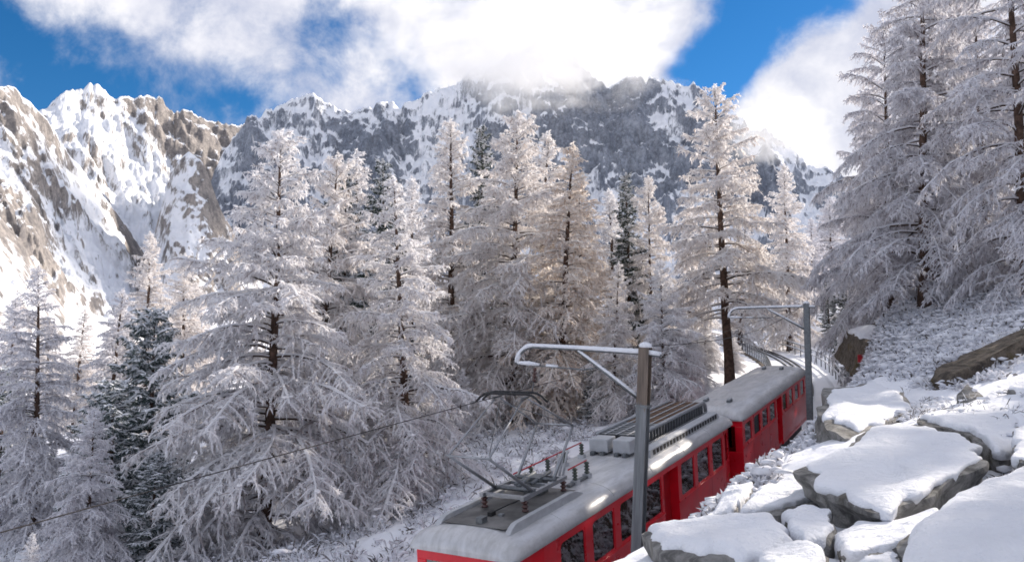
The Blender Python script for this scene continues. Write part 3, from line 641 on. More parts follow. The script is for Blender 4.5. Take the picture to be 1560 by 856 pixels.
tree_px(LARCH[2], 'larch_tree', 75, 480, 95, rot=2.6, mat='frost_warm', wide=1.3, label='distant pale larch half hidden behind the left edge larch', group=GL)
tree_px(LARCH[2], 'larch_tree', 180, 462, 90, rot=3.9, mat='frost_warm', wide=1.3, label='distant pale larch behind the slender pointed larch', group=GL)
tree_px(LARCH[2], 'larch_tree', 300, 430, 82, rot=5.2, mat='frost_warm', wide=1.3, label='distant sunlit larch at the left flank of the biggest larch, lower one', group=GL)
tree_px(LARCH[3], 'larch_tree', 255, 440, 98, rot=6.5, mat='frost_warm', wide=1.3, label='distant larch between the green pine top and the biggest larch', group=GL)
tree_px(LARCH[0], 'larch_tree', 1046, 478, 46, rot=4.6, mat='frost', wide=0.95, label='low bushy larch touching the roof line of the second railcar', group=GL)
tree_px(LARCH[1], 'larch_tree', 1072, 440, 60, rot=4.1, mat='frost', wide=1.0, label='bushy larch left of the bare lower trunk of the layered larch', group=GL)
tree_px(LARCH[1], 'larch_tree', 1066, 508, 52, rot=2.6, mat='frost', wide=1.3, label='waist high frosted sapling at the foot of the layered larch', group=GL)
tree_px(LARCH[0], 'larch_tree', 1118, 512, 62, rot=1.6, mat='frost', wide=1.3, label='frosted sapling against the retaining wall of the curve', group=GL)
GT = 'tall larches on the slope above the rocks'
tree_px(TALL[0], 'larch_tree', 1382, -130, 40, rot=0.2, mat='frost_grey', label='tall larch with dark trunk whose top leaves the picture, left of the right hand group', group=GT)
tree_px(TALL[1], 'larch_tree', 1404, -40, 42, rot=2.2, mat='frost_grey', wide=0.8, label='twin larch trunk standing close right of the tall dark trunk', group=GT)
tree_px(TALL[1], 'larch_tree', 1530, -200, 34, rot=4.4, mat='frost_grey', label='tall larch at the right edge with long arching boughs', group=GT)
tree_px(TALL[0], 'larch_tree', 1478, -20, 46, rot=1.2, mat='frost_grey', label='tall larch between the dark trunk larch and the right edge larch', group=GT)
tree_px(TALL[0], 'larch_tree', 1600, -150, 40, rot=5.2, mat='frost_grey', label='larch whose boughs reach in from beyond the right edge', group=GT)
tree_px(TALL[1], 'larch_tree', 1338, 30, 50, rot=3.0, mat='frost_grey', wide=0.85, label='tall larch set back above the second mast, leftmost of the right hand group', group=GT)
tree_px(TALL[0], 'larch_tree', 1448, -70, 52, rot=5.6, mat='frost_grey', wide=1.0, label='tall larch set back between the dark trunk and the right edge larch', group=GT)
GS = 'dark green snow dusted evergreens'
tree_px(SPRUCE[0], 'spruce_tree', 524, 246, 52, rot=0.2, mat='green', label='narrow dark spruce tip just right of the biggest larch', group=GS)
tree_px(SPRUCE[0], 'spruce_tree', 588, 246, 45, rot=1.2, mat='green', label='dark green spruce right of the thin white larch', group=GS)
tree_px(SPRUCE[0], 'spruce_tree', 601, 322, 41, rot=2.2, mat='green', label='lower dark spruce leaning on the curved base larch', group=GS)
tree_px(SPRUCE[0], 'spruce_tree', 742, 192, 58, rot=3.2, mat='green', label='dark spruce top between the slim larch and the centre larch', group=GS)
tree_px(SPRUCE[0], 'spruce_tree', 958, 264, 58, rot=4.2, mat='green', label='dark spruce top left of the straight trunked thin larch', group=GS)
tree_px(SPRUCE[1], 'pine_tree', 238, 472, 34, rot=0.2, mat='green_blue', label='blue green snowy pine in front of the biggest larch, upper one', group=GS)
tree_px(SPRUCE[1], 'pine_tree', 175, 580, 30, rot=1.2, mat='green_blue', wide=1.2, label='broad blue green pine lower left, snow on every bough', group=GS)
tree_px(SPRUCE[1], 'pine_tree', 235, 690, 27, rot=2.6, mat='green_blue', wide=1.3, label='low spreading snowy pine at the foot of the biggest larch', group=GS)
tree_px(SPRUCE[1], 'spruce_tree', 905, 560, 43, rot=2.6, mat='green', wide=1.2, label='small dark green spruce behind the red busbar on the roof', group=GS)
tree_px(SPRUCE[1], 'pine_tree', 10, 560, 36, rot=3.6, mat='green_blue', wide=1.2, label='dark green pine low behind the left edge larch', group=GS)
tree_px(SPRUCE[1], 'spruce_tree', 1500, 405, 50, rot=3.6, mat='green', wide=1.3, label='dark spruce in the shade under the tall right hand larches', group=GS)
tree_px(SPRUCE[1], 'spruce_tree', 1430, 395, 52, rot=1.6, mat='green', wide=1.3, label='dark spruce behind the foot of the dark larch trunk', group=GS)
tree_px(SPRUCE[0], 'spruce_tree', 1290, 380, 60, rot=1.6, mat='green', wide=1.3, label='dark snowy spruce above the handrail, behind the third mast', group=GS)
tree_px(SPRUCE[0], 'spruce_tree', 1260, 420, 82, rot=0.6, mat='green', wide=1.3, label='dark snowy spruce behind the railway curve', group=GS)
# unseen larches added on the hillside past the view's edge to shade the foreground
rh = np.random.default_rng(5); put = []
for i in range(900):
    x, y = rh.uniform(27, 58), rh.uniform(0, 50)
    if len(put) >= 22 or x < 0.84 * y + 9 or any(math.hypot(x - a, y - b) < 4.6 for a, b in put): continue
    put.append((x, y)); k = (LARCH[0], LARCH[2], TALL[0], LARCH[1])[len(put) % 4]
    place_tree(k, 'larch_tree', x, y, H=rh.uniform(13, 17), rot=rh.uniform(0, 6), mat='frost_grey', label='unseen frosted larch on the hillside beyond the right edge, added for shade', group='unseen shading larches on the hillside beyond the edge')
# ------------------------------------------------------------------ railway track
def sweep_box(g, ss, lat0, lat1, z0, z1, col=None):
    a = [track_pt(ss, l, z) for l, z in ((lat0, z0), (lat1, z0), (lat1, z1), (lat0, z1))]
    v = np.stack(a, 1); n = len(ss)
    f = grid_faces(n, 4, True); g.add(v, np.vstack([f, [[0, 1, 2, 3], [(n - 1) * 4 + k for k in (3, 2, 1, 0)]]]), None, col); return g
SS = np.arange(-12, 118, 0.8)
def bed():
    g = Geo(); lat = np.linspace(-2.15, 2.15, 15)
    V = np.stack([track_pt(SS, l, -0.05 + 0.045 * fbm(SS * 0.9, SS * 0 + l * 1.7, octv=3, seed=2) - (0.25 if abs(l) > 2.1 else 0) - 0.05 * math.exp(-((abs(l) - 0.5) / 0.16) ** 2)) for l in lat], 1)
    g.add(V, grid_faces(len(SS), 15)[:, ::-1]); return g
trk = bed().obj('track_bed', M['snow'], None, True); tag(trk, kind='structure')
for l in (-0.5, 0.5):
    g = Geo(); sweep_box(g, SS, l - 0.035, l + 0.035, -0.1, 0.05); sweep_box(g, SS, l - 0.07, l + 0.07, -0.14, -0.06); g.obj('rail', M['rail'], trk)
g = Geo(); sweep_box(g, SS, -0.05, 0.05, -0.1, 0.075); g.obj('rack_rail', M['rail'], trk)

# ------------------------------------------------------------------ railcars
def insulator(g, x, y, z0, h=0.28, r=0.075, sheds=4):
    prof = [(0.03, 0)]
    for k in range(sheds):
        a = h * k / sheds; b = h / sheds; prof += [(r * 0.55, a + 0.1 * b), (r, a + 0.45 * b), (r * 0.9, a + 0.6 * b), (r * 0.55, a + 0.85 * b)]
    prof += [(0.035, h), (0.0, h)]
    g.lathe(prof, (x, y, z0), 10)
HW, EAVE, SKIRT = 1.275, 3.2, 0.92
ROOFP = [(1.33, 3.17), (1.345, 3.21), (1.335, 3.27), (1.29, 3.36), (1.20, 3.44), (1.06, 3.505), (0.85, 3.55), (0.55, 3.585), (0.25, 3.60)]
ROOFP = ROOFP + [(-y, z) for y, z in ROOFP[::-1]]
def roof_top(y): return float(np.interp(abs(y), [p[0] for p in ROOFP[:9]][::-1], [p[1] for p in ROOFP[:9]][::-1]))
def railcar(name, s0, lat0, L, wins, door, zb, zt, label, taper, front):
    p = track_pt(s0, lat0); p2 = track_pt(s0 + L, lat0)
    h = math.atan2(p2[0] - p[0], p2[1] - p[1])
    e = empty(name, p); e.rotation_euler = (0, -math.atan(GRADE), math.pi / 2 - h)
    tag(e, label, 'railcar', 'railcars of the red train')
    def tp(v):
        v = np.array(v, float)
        k0 = np.clip((taper[0] - v[:, 0]) / max(taper[0], 1e-6), 0, 1) * 0.13 if taper[0] else 0
        k1 = np.clip((v[:, 0] - (L - taper[1])) / max(taper[1], 1e-6), 0, 1) * 0.13 if taper[1] else 0
        v[:, 1] *= 1 - k0 - k1; return v
    def fin(g, nm, mat, parent=e, smooth=False, bev=0.0):
        g.v = [tp(v) for v in g.v]; o = g.obj(nm, M[mat], parent, smooth)
        if bev:
            m = o.modifiers.new('bevel', 'BEVEL'); m.width = bev; m.segments = 2; m.limit_method = 'ANGLE'
        return o
    def cuts(g, xs, y0, y1, z0, z1):            # split long boxes at the taper folds
        xs = sorted(set([x for x in (taper[0], L - taper[1]) if xs[0] + 1e-3 < x < xs[1] - 1e-3] + list(xs)))
        for a, b in zip(xs[:-1], xs[1:]): g.box(a, b, y0, y1, z0, z1)
    for sg in (-1, 1):                          # -1 is the right-hand side
        y0, y1 = sorted((sg * HW, sg * (HW - 0.06)))
        g = Geo(); dx0, dx1 = door
        for a, b in ((0.02, dx0), (dx1, L - 0.02)):
            cuts(g, (a, b), y0, y1, SKIRT, zb)
        cuts(g, (0.02, L - 0.02), y0, y1, zt, EAVE - 0.02)
        ops = sorted([w for w in wins] + [door]); x = 0.02
        for a, b in ops + [(L - 0.02, L)]:
            if a - x > 0.01: cuts(g, (x, a), y0, y1, zb, zt)
            x = b
        fin(g, 'side_wall', 'red')
        g = Geo(); yy = sorted((sg * (HW + 0.002), sg * (HW + 0.022)))
        for a, b in ((0.05, dx0), (dx1, L - 0.05)):
            cuts(g, (a, b), yy[0], yy[1], zb - 0.085, zb - 0.035); cuts(g, (a, b), yy[0], yy[1], SKIRT + 0.02, SKIRT + 0.12)
        fin(g, 'side_moulding', 'red')
        g = Geo(); cuts(g, (0.05, L - 0.05), *sorted((sg * (HW + 0.004), sg * (HW + 0.03))), EAVE - 0.045, EAVE - 0.005); fin(g, 'gutter_seal', 'dark')
        for xs_ in [0.5 * (wins[k][1] + wins[k + 1][0]) for k in range(len(wins) - 1) if not (wins[k][1] <= door[0] + 0.3 and wins[k + 1][0] >= door[1] - 0.3)][::2]:
            q = Geo(); q.box(xs_ - 0.006, xs_ + 0.006, *sorted((sg * (HW - 0.01), sg * (HW + 0.003))), SKIRT + 0.13, zb - 0.09); fin(q, 'panel_seam', 'red_dark')
        # recessed door
        g = Geo(); yd = sorted((sg * (HW - 0.30), sg * (HW - 0.26))); g.box(dx0, dx1, yd[0], yd[1], SKIRT + 0.15, zt)
        d = fin(g, 'door', 'red_dark')
        g = Geo(); yr = sorted((sg * (HW - 0.26), sg * (HW - 0.061)))
        g.box(dx0 - 0.05, dx0 - 0.002, yr[0], yr[1], SKIRT, zt); g.box(dx1 + 0.002, dx1 + 0.05, yr[0], yr[1], SKIRT, zt); g.box(dx0, dx1, yr[0], yr[1], SKIRT, SKIRT + 0.14)
        fin(g, 'door_recess', 'red')
        g = Geo(); yh = sorted((sg * (HW - 0.255), sg * (HW - 0.22))); g.box(dx0 + 0.12, dx0 + 0.15, yh[0], yh[1], 1.7, 2.2); fin(g, 'handle', 'alu', d)
        for a, b in wins:
            g = Geo(); yf = sorted((sg * (HW - 0.05), sg * (HW - 0.012))); w = 0.035
            g.box(a, b, *yf, zb, zb + w); g.box(a, b, *yf, zt - w, zt); g.box(a, a + w, *yf, zb + w, zt - w); g.box(b - w, b, *yf, zb + w, zt - w)
            r = 0.16                            # rounded corners
            for cx_, cz_, qx, qz in ((a + w, zb + w, 1, 1), (b - w, zb + w, -1, 1), (a + w, zt - w, 1, -1), (b - w, zt - w, -1, -1)):
                rr = r * 0.75; th = np.linspace(0, math.pi / 2, 5)
                arc = [(cx_ + qx * (rr - rr * math.cos(t)), cz_ + qz * (rr - rr * math.sin(t))) for t in th]
                for yv in yf:
                    vv = [(cx_, yv, cz_)] + [(ax, yv, az_) for ax, az_ in arc]
                    g.add(vv, None, [(0, k, k + 1) for k in range(1, len(arc))])
            wf = fin(g, 'window', 'red' if w > 0 else 'dark')
            g = Geo(); yp = sorted((sg * (HW - 0.034), sg * (HW - 0.028))); g.box(a + 0.01, b - 0.01, yp[0], yp[1], zb + 0.01, zt - 0.01); fin(g, 'pane', 'glass', wf)
            if sg < 0 and b - a > 1.0 and front:
                g = Geo(); g.tube([(a + 0.03, sg * (HW - 0.09), zb + 0.30), (b - 0.03, sg * (HW - 0.09), zb + 0.30)], 0.012, 6); fin(g, 'guard_bar', 'alu', wf)
    # end walls
    for x0, x1, sgn in ((0.0, 0.06, -1), (L - 0.06, L, 1)):
        g = Geo(); hy = HW - 0.01; cw = ((-1.0, -0.38), (-0.30, 0.30), (0.38, 1.0)); bz, tz = 2.06, 2.96
        g.box(x0, x1, -hy, hy, SKIRT, bz); g.box(x0, x1, -hy, hy, tz, EAVE - 0.03)
        yv = -hy
        for a, b in cw + ((hy, hy),):
            if a - yv > 0.005: g.box(x0, x1, yv, a, bz, tz)
            yv = b
        ew = fin(g, 'end_wall', 'red', bev=0.015)
        for a, b in cw:
            g = Geo(); xa, xb = (x0 + 0.02, x0 + 0.03); g.box(xa, xb, a, b, bz, tz); fin(g, 'pane', 'glass', ew)
        if sgn < 0 and front:
            for yv in (-0.85, 0.85):
                g = Geo(); th = np.arange(16) / 16 * 2 * math.pi
                for xx, r in ((-0.05, 0.12), (-0.002, 0.13)): pass
                g.tube([(-0.07, yv, 1.45), (-0.001, yv, 1.45)], [0.12, 0.135], 16); fin(g, 'headlight', 'alu', ew)
            g = Geo(); g.tube([(-0.05, 0.34, 2.98), (-0.05, 0.34, 2.30)], 0.015, 6); fin(g, 'wiper', 'dark', ew)
    # roof shell
    xs = np.concatenate([np.array([-0.06, -0.045, 0, 0.07, 0.17, 0.30, 0.46]), np.linspace(0.7, L - 0.7, 22), L - np.array([0.46, 0.30, 0.17, 0.07, 0, -0.045, -0.06])])
    g = Geo(); rows = []
    for x in xs:
        d = min(x + 0.06, L + 0.06 - x) / 0.52; f = math.sqrt(max(0, 1 - (1 - min(d, 1)) ** 2.2))
        rows.append([(x, y * (0.90 + 0.10 * f), 3.17 + (z - 3.17) * (0.22 + 0.78 * f)) for y, z in ROOFP])
    V = np.array(rows); n = len(ROOFP); g.add(V, grid_faces(len(xs), n))
    for row, rev in ((rows[0], 1), (rows[-1], 0)):
        c = np.array([(row[0][0], 0, 3.17)]); g.add(np.vstack([row, c]), None, [((k + 1, k, n) if rev else (k, k + 1, n)) for k in range(n - 1)])
    g.box(0.02, L - 0.02, -1.3, 1.3, 3.155, 3.175)
    rf = g.obj('roof', M['roof'], e, True)
    rf.data.polygons.foreach_set('use_smooth', np.array([len(pg.vertices) == 4 and abs(pg.normal.z) < 1.1 for pg in rf.data.polygons]))
    for x in np.arange(2.05, L - 1, 2.55):
        g = Geo(); g.tube([(x, y * 1.001, z + 0.001) for y, z in ROOFP[2:-2]], 0.010, 5, False); g.obj('roof_seam', M['roof'], rf)
    # underframe, floor, seats
    g = Geo(); g.box(0.25, L - 0.25, -0.95, 0.95, 0.35, SKIRT - 0.03); g.box(0.03, L - 0.03, -HW + 0.07, HW - 0.07, SKIRT, SKIRT + 0.12); g.obj('underframe', M['dark'], e)
    for bx_ in (2.2, L - 3.9):
        for ax in (0.0, 1.7):
            for sg in (-1, 1):
                g = Geo(); th = np.linspace(0, 2 * math.pi, 20, endpoint=False)
                g.tube([(bx_ + ax, sg * 0.43, 0.40), (bx_ + ax, sg * 0.57, 0.40)], 0.38, 18); g.obj('wheel', M['steel'], e)
    sm = Geo(); sm.box(0, 0.5, -0.48, 0.48, 1.38, 1.50); sm.box(0.0, 0.09, -0.48, 0.48, 1.50, 2.12); sm = sm.mesh('seat', M['seat'])
    for a, b in wins:
        for sg in (-1, 1):
            o = link('seat', sm, e); o.location = ((a + b) / 2 - 0.1, sg * 0.68, 0)
    return e
ZB, ZT = 2.00, 3.0
car1 = railcar('railcar', 0.0, 0.0, 15.0, [(1.85, 3.06), (3.44, 4.66), (5.02, 6.26), (6.60, 7.88), (9.52, 10.70), (11.03, 12.22), (12.56, 13.72), (14.03, 14.70)], (8.06, 9.24), ZB, ZT,
               'red railcar in front carrying a raised pantograph and roof equipment', (1.15, 1.05), True)
car2 = railcar('railcar', 15.55, 0.16, 13.8, [(0.36, 1.42), (1.84, 2.88), (3.30, 4.34), (4.74, 5.86), (7.45, 8.40), (8.95, 9.85), (10.4, 11.4), (11.9, 12.9)], (6.14, 7.18), 2.28, ZT + 0.02,
               'red railcar following behind with a plain silver roof', (0, 0), False)
def rpart(g, nm, mat, parent=car1, smooth=False): return g.obj(nm, M[mat], parent, smooth)
# louvre panel at the cab end
g = Geo(); g.box(0.75, 1.5, -HW - 0.0, -HW + 0.05, 2.0, 2.85)
for k in range(9):
    g = Geo(); z = 2.05 + k * 0.085; g.box(0.70, 1.02, -HW * 0.955 - 0.030, -HW * 0.955 - 0.005, z, z + 0.05); rpart(g, 'louvre_slat', 'red')
# curved walkway fairings along the pantograph well
for sg in (-1, 1):
    g = Geo(); xs = np.linspace(0.42, 3.75, 26); y = sg * 0.86; rows = []
    for x in xs:
        k = min(1, (x - 0.42) / 0.35, (3.75 - x) / 0.6); hgt = 0.02 + 0.15 * math.sin(max(0, min(1, k)) * math.pi / 2); zb_ = roof_top(0.86) - 0.02
        rows.append([(x, y - 0.075, zb_), (x, y - 0.06, zb_ + hgt), (x, y + 0.06, zb_ + hgt), (x, y + 0.075, zb_)])
    g.add(np.array(rows), grid_faces(26, 4)); g.add(np.array(rows[0]), [(0, 3, 2, 1)]); g.add(np.array(rows[-1]), [(0, 1, 2, 3)]); rpart(g, 'roof_fairing', 'lightgrey')
g = Geo(); g.box(0.5, 3.7, -0.76, 0.76, roof_top(0.5) + 0.022, roof_top(0) + 0.012); rpart(g, 'pantograph_well_mat', 'soot')
# pantograph
ped = g = Geo(); PX0, PX1, PW, RZ = 1.75, 3.55, 0.52, 3.60
pan = empty('pantograph'); pan.parent = car1
for x in (PX0, PX1):
    for y in (-PW, PW):
        g = Geo(); insulator(g, x, y, RZ - 0.01, 0.26, 0.085, 3); rpart(g, 'insulator', 'insulator', pan, True)
g = Geo(); zf = RZ + 0.30
for y in (-PW, PW): g.box(PX0 - 0.12, PX1 + 0.12, y - 0.045, y + 0.045, zf - 0.04, zf + 0.045)
for x in (PX0, (PX0 + PX1) / 2 - 0.2, (PX0 + PX1) / 2 + 0.2, PX1): g.box(x - 0.04, x + 0.04, -PW + 0.045, PW - 0.045, zf - 0.035, zf + 0.04)
rpart(g, 'base_frame', 'alu', pan)
HEADX, HEADZ = 2.25, 6.08
for kx, px_ in ((0.45, 2.15), (4.25, 3.15)):
    for y in (-1, 1):
        g = Geo(); g.tube([(px_, y * 0.48, zf + 0.06), (kx, y * 0.50, 5.02)], [0.040, 0.028], 8); rpart(g, 'lower_arm', 'alu', pan, True)
        g = Geo(); g.tube([(kx, y * 0.50, 5.02), (HEADX + (0.12 if kx > 2 else -0.12), y * 0.36, HEADZ - 0.14)], [0.024, 0.018], 8); rpart(g, 'upper_arm', 'alu', pan, True)
    g = Geo(); g.tube([(kx, -0.56, 5.02), (kx, 0.56, 5.02)], 0.024, 8); rpart(g, 'knee_tube', 'alu', pan, True)
    g = Geo(); g.tube([(kx, -0.5, 5.02), (HEADX, 0.30, HEADZ - 0.2)], 0.010, 6); rpart(g, 'stay', 'steel', pan, True)
    g = Geo(); g.tube([(px_, -0.55, zf + 0.06), (px_, 0.55, zf + 0.06)], 0.045, 8); rpart(g, 'pivot_shaft', 'steel', pan, True)
for xo in (-0.14, 0.14):
    g = Geo(); ys = np.linspace(-0.85, 0.85, 15); g.tube([(HEADX + xo, y, HEADZ - 0.20 * max(0, (abs(y) - 0.5) / 0.35) ** 2) for y in ys], 0.028, 8); rpart(g, 'contact_strip', 'dark', pan, True)
for y in (-0.36, 0.36):
    g = Geo(); g.tube([(HEADX - 0.16, y, HEADZ - 0.1), (HEADX + 0.16, y, HEADZ - 0.1)], 0.022, 6); rpart(g, 'head_link', 'steel', pan, True)
for x, y, a in ((2.5, 0.15, 0.9), (2.7, -0.15, 0.9), (2.35, 0.0, 0.5)):
    g = Geo(); g.tube([(x, y, zf + 0.05), (x + a, y, zf + 0.12)], 0.045, 10); rpart(g, 'spring_cylinder', 'steel', pan, True)
g = Geo(); g.box(2.95, 3.35, -0.22, 0.22, RZ + 0.02, zf + 0.12); rpart(g, 'drive_box', 'steel', pan)
# small fittings on the roof
for x, y, sx, sy, sz, m in ((0.75, -0.05, 0.10, 0.08, 0.13, 'steel'), (1.25, 0.02, 0.09, 0.05, 0.10, 'dark'), (1.28, -0.2, 0.05, 0.05, 0.06, 'alu')):
    g = Geo(); z = roof_top(y); g.box(x - sx, x + sx, y - sy, y + sy, z - 0.02, z + sz); rpart(g, 'roof_fitting', m)
g = Geo(); g.tube([(1.25, 0.0, 3.68), (1.7, -0.1, 3.72), (1.9, -0.3, 3.80)], 0.016, 6); rpart(g, 'cable', 'dark')
# insulated red busbars
def busbar(pts, name='busbar'):
    g = Geo(); g.tube(pts, 0.018, 8); rpart(g, name, 'busbar', car1, True)
for x, y in ((4.05, 0.62), (4.9, 0.62), (5.9, 0.66), (6.95, 0.66), (4.25, -0.48), (4.95, -0.46)):
    z = roof_top(y); g = Geo(); g.box(x - 0.09, x + 0.09, y - 0.09, y + 0.09, z - 0.02, z + 0.10); b = rpart(g, 'busbar_foot', 'lightgrey')
    g = Geo(); insulator(g, x, y, z + 0.10, 0.30, 0.075, 4); rpart(g, 'insulator', 'insulator_green', b, True)
busbar([(3.2, 0.62, roof_top(.62) + 0.42), (6.95, 0.66, roof_top(.66) + 0.43)]); busbar([(3.9, -0.48, roof_top(.48) + 0.43), (4.95, -0.46, roof_top(.46) + 0.43)])
g = Geo(); g.box(3.9, 5.0, -0.52, -0.40, 3.60, 3.66); rpart(g, 'roof_bracket', 'steel')
for k in range(3):
    g = Geo(); g.tube([(4.3 + 0.22 * k, 0.12, 3.6), (4.5 + 0.22 * k, 0.05, 4.25)], 0.03, 8); rpart(g, 'lightning_arrester', 'lightgrey', car1, True)
# cabinets and braking resistor bank
for y0, y1 in ((0.05, 0.62), (-0.62, -0.10)):
    g = Geo(); g.box(7.35, 7.95, y0, y1, 3.66, 4.04); b = rpart(g, 'roof_cabinet', 'lightgrey'); md = b.modifiers.new('bevel', 'BEVEL'); md.width = 0.03; md.segments = 2
    for yy in (y0 + 0.08, y1 - 0.2):
        g = Geo(); g.box(7.22, 7.5, yy, yy + 0.12, 3.57, 3.70); rpart(g, 'cabinet_foot', 'steel', b)
BX0, BX1, BY0, BY1, BZ0, BZ1 = 8.2, 14.35, -0.52, 0.78, 3.66, 4.02
g = Geo(); g.box(BX0, BX1, BY0 + 0.06, BY1 - 0.06, 3.60, 3.98); bank = rpart(g, 'resistor_bank', 'dark')
for y0, y1 in ((BY0 - 0.05, BY0 + 0.09), (BY1 - 0.09, BY1 + 0.05)):
    g = Geo(); g.tube([(BX0, (y0 + y1) / 2, 4.01), (BX1 - 0.1, (y0 + y1) / 2, 4.01), (BX1 + 0.1, (y0 + y1) / 2, 3.90), (BX1 + 0.14, (y0 + y1) / 2, 3.66)], 0.065, 10); rpart(g, 'edge_rail', 'alu', bank, True)
for k in range(22):                              # grid slats on top: galvanised near the front, rusty behind
    x = BX0 + 0.08 + k * (BX1 - BX0 - 0.25) / 21
    g = Geo(); g.box(x, x + 0.19, BY0 + 0.10, BY1 - 0.10, 3.985, 4.01); rpart(g, 'grid_slat', 'steel' if k < 7 else 'rust', bank)
for k in range(3):
    y = BY0 + 0.33 + k * 0.34; g = Geo(); g.box(BX0, BX1 - 0.1, y - 0.02, y + 0.02, 4.013, 4.03); rpart(g, 'grid_bar', 'lightgrey', bank)
for k in range(24):
    x = BX0 + 0.12 + k * 0.25; g = Geo(); g.box(x, x + 0.05, BY0 + 0.0, BY0 + 0.055, 3.66, 3.95); rpart(g, 'side_fin', 'alu', bank)
# side ventilation duct with slots
g = Geo(); VX0, VX1 = 7.75, 14.3; prof = [(-0.66, 3.60), (-0.70, 3.70), (-0.80, 3.765), (-0.95, 3.765), (-1.04, 3.72), (-1.06, 3.46)]
rows = [[(x, y, z) for y, z in prof] for x in (VX0, VX1 - 0.25)] + [[(VX1, y * 0.97, 3.45 + (z - 3.45) * 0.55) for y, z in prof]]
g.add(np.array(rows), grid_faces(3, 6)[:, ::-1]); g.add(np.vstack([rows[0], [(VX0, -0.85, 3.46)]]), None, [(k, k + 1, 6) for k in range(5)]); g.add(np.vstack([rows[2], [(VX1, -0.85, 3.40)]]), None, [(k + 1, k, 6) for k in range(5)])
duct = rpart(g, 'ventilation_duct', 'lightgrey')
for k in range(22):
    x = VX0 + 0.22 + k * 0.275; g = Geo(); g.box(x, x + 0.16, -1.062, -1.045, 3.56, 3.69); rpart(g, 'vent_slot', 'dark', duct)
g = Geo(); g.box(VX0 - 0.012, VX0 - 0.002, -0.90, -0.82, 3.57, 3.66); rpart(g, 'duct_port', 'dark', duct)
g = Geo(); rows = [[(x, -0.56, 3.60 + 0.004), (x, -0.60, 3.72), (x, -0.64, 3.72), (x, -0.68, 3.60)] for x in (8.3, 14.2)]; g.add(np.array(rows), grid_faces(2, 4)); rpart(g, 'roof_rib', 'alu')
g = Geo(); g.box(15.0, 15.55, -0.75, 0.75, 1.0, 3.05); rpart(g, 'gangway_bellows', 'dark')
for x, y in ((1.6, 0.45), (1.6, -0.45), (11.9, 0.42), (11.9, -0.42)):
    z = roof_top(y); g = Geo(); g.box(x - 0.20, x + 0.20, y - 0.07, y + 0.07, z - 0.02, z + 0.09); o = g.obj('roof_vent', M['steel'], car2)
    for xx in (x - 0.12, x + 0.12):
        q = Geo(); q.lathe([(0.07, 0.09), (0.08, 0.14), (0.0, 0.16)], (xx, y, z), 10); q.obj('vent_cowl', M['lightgrey'], o, True)

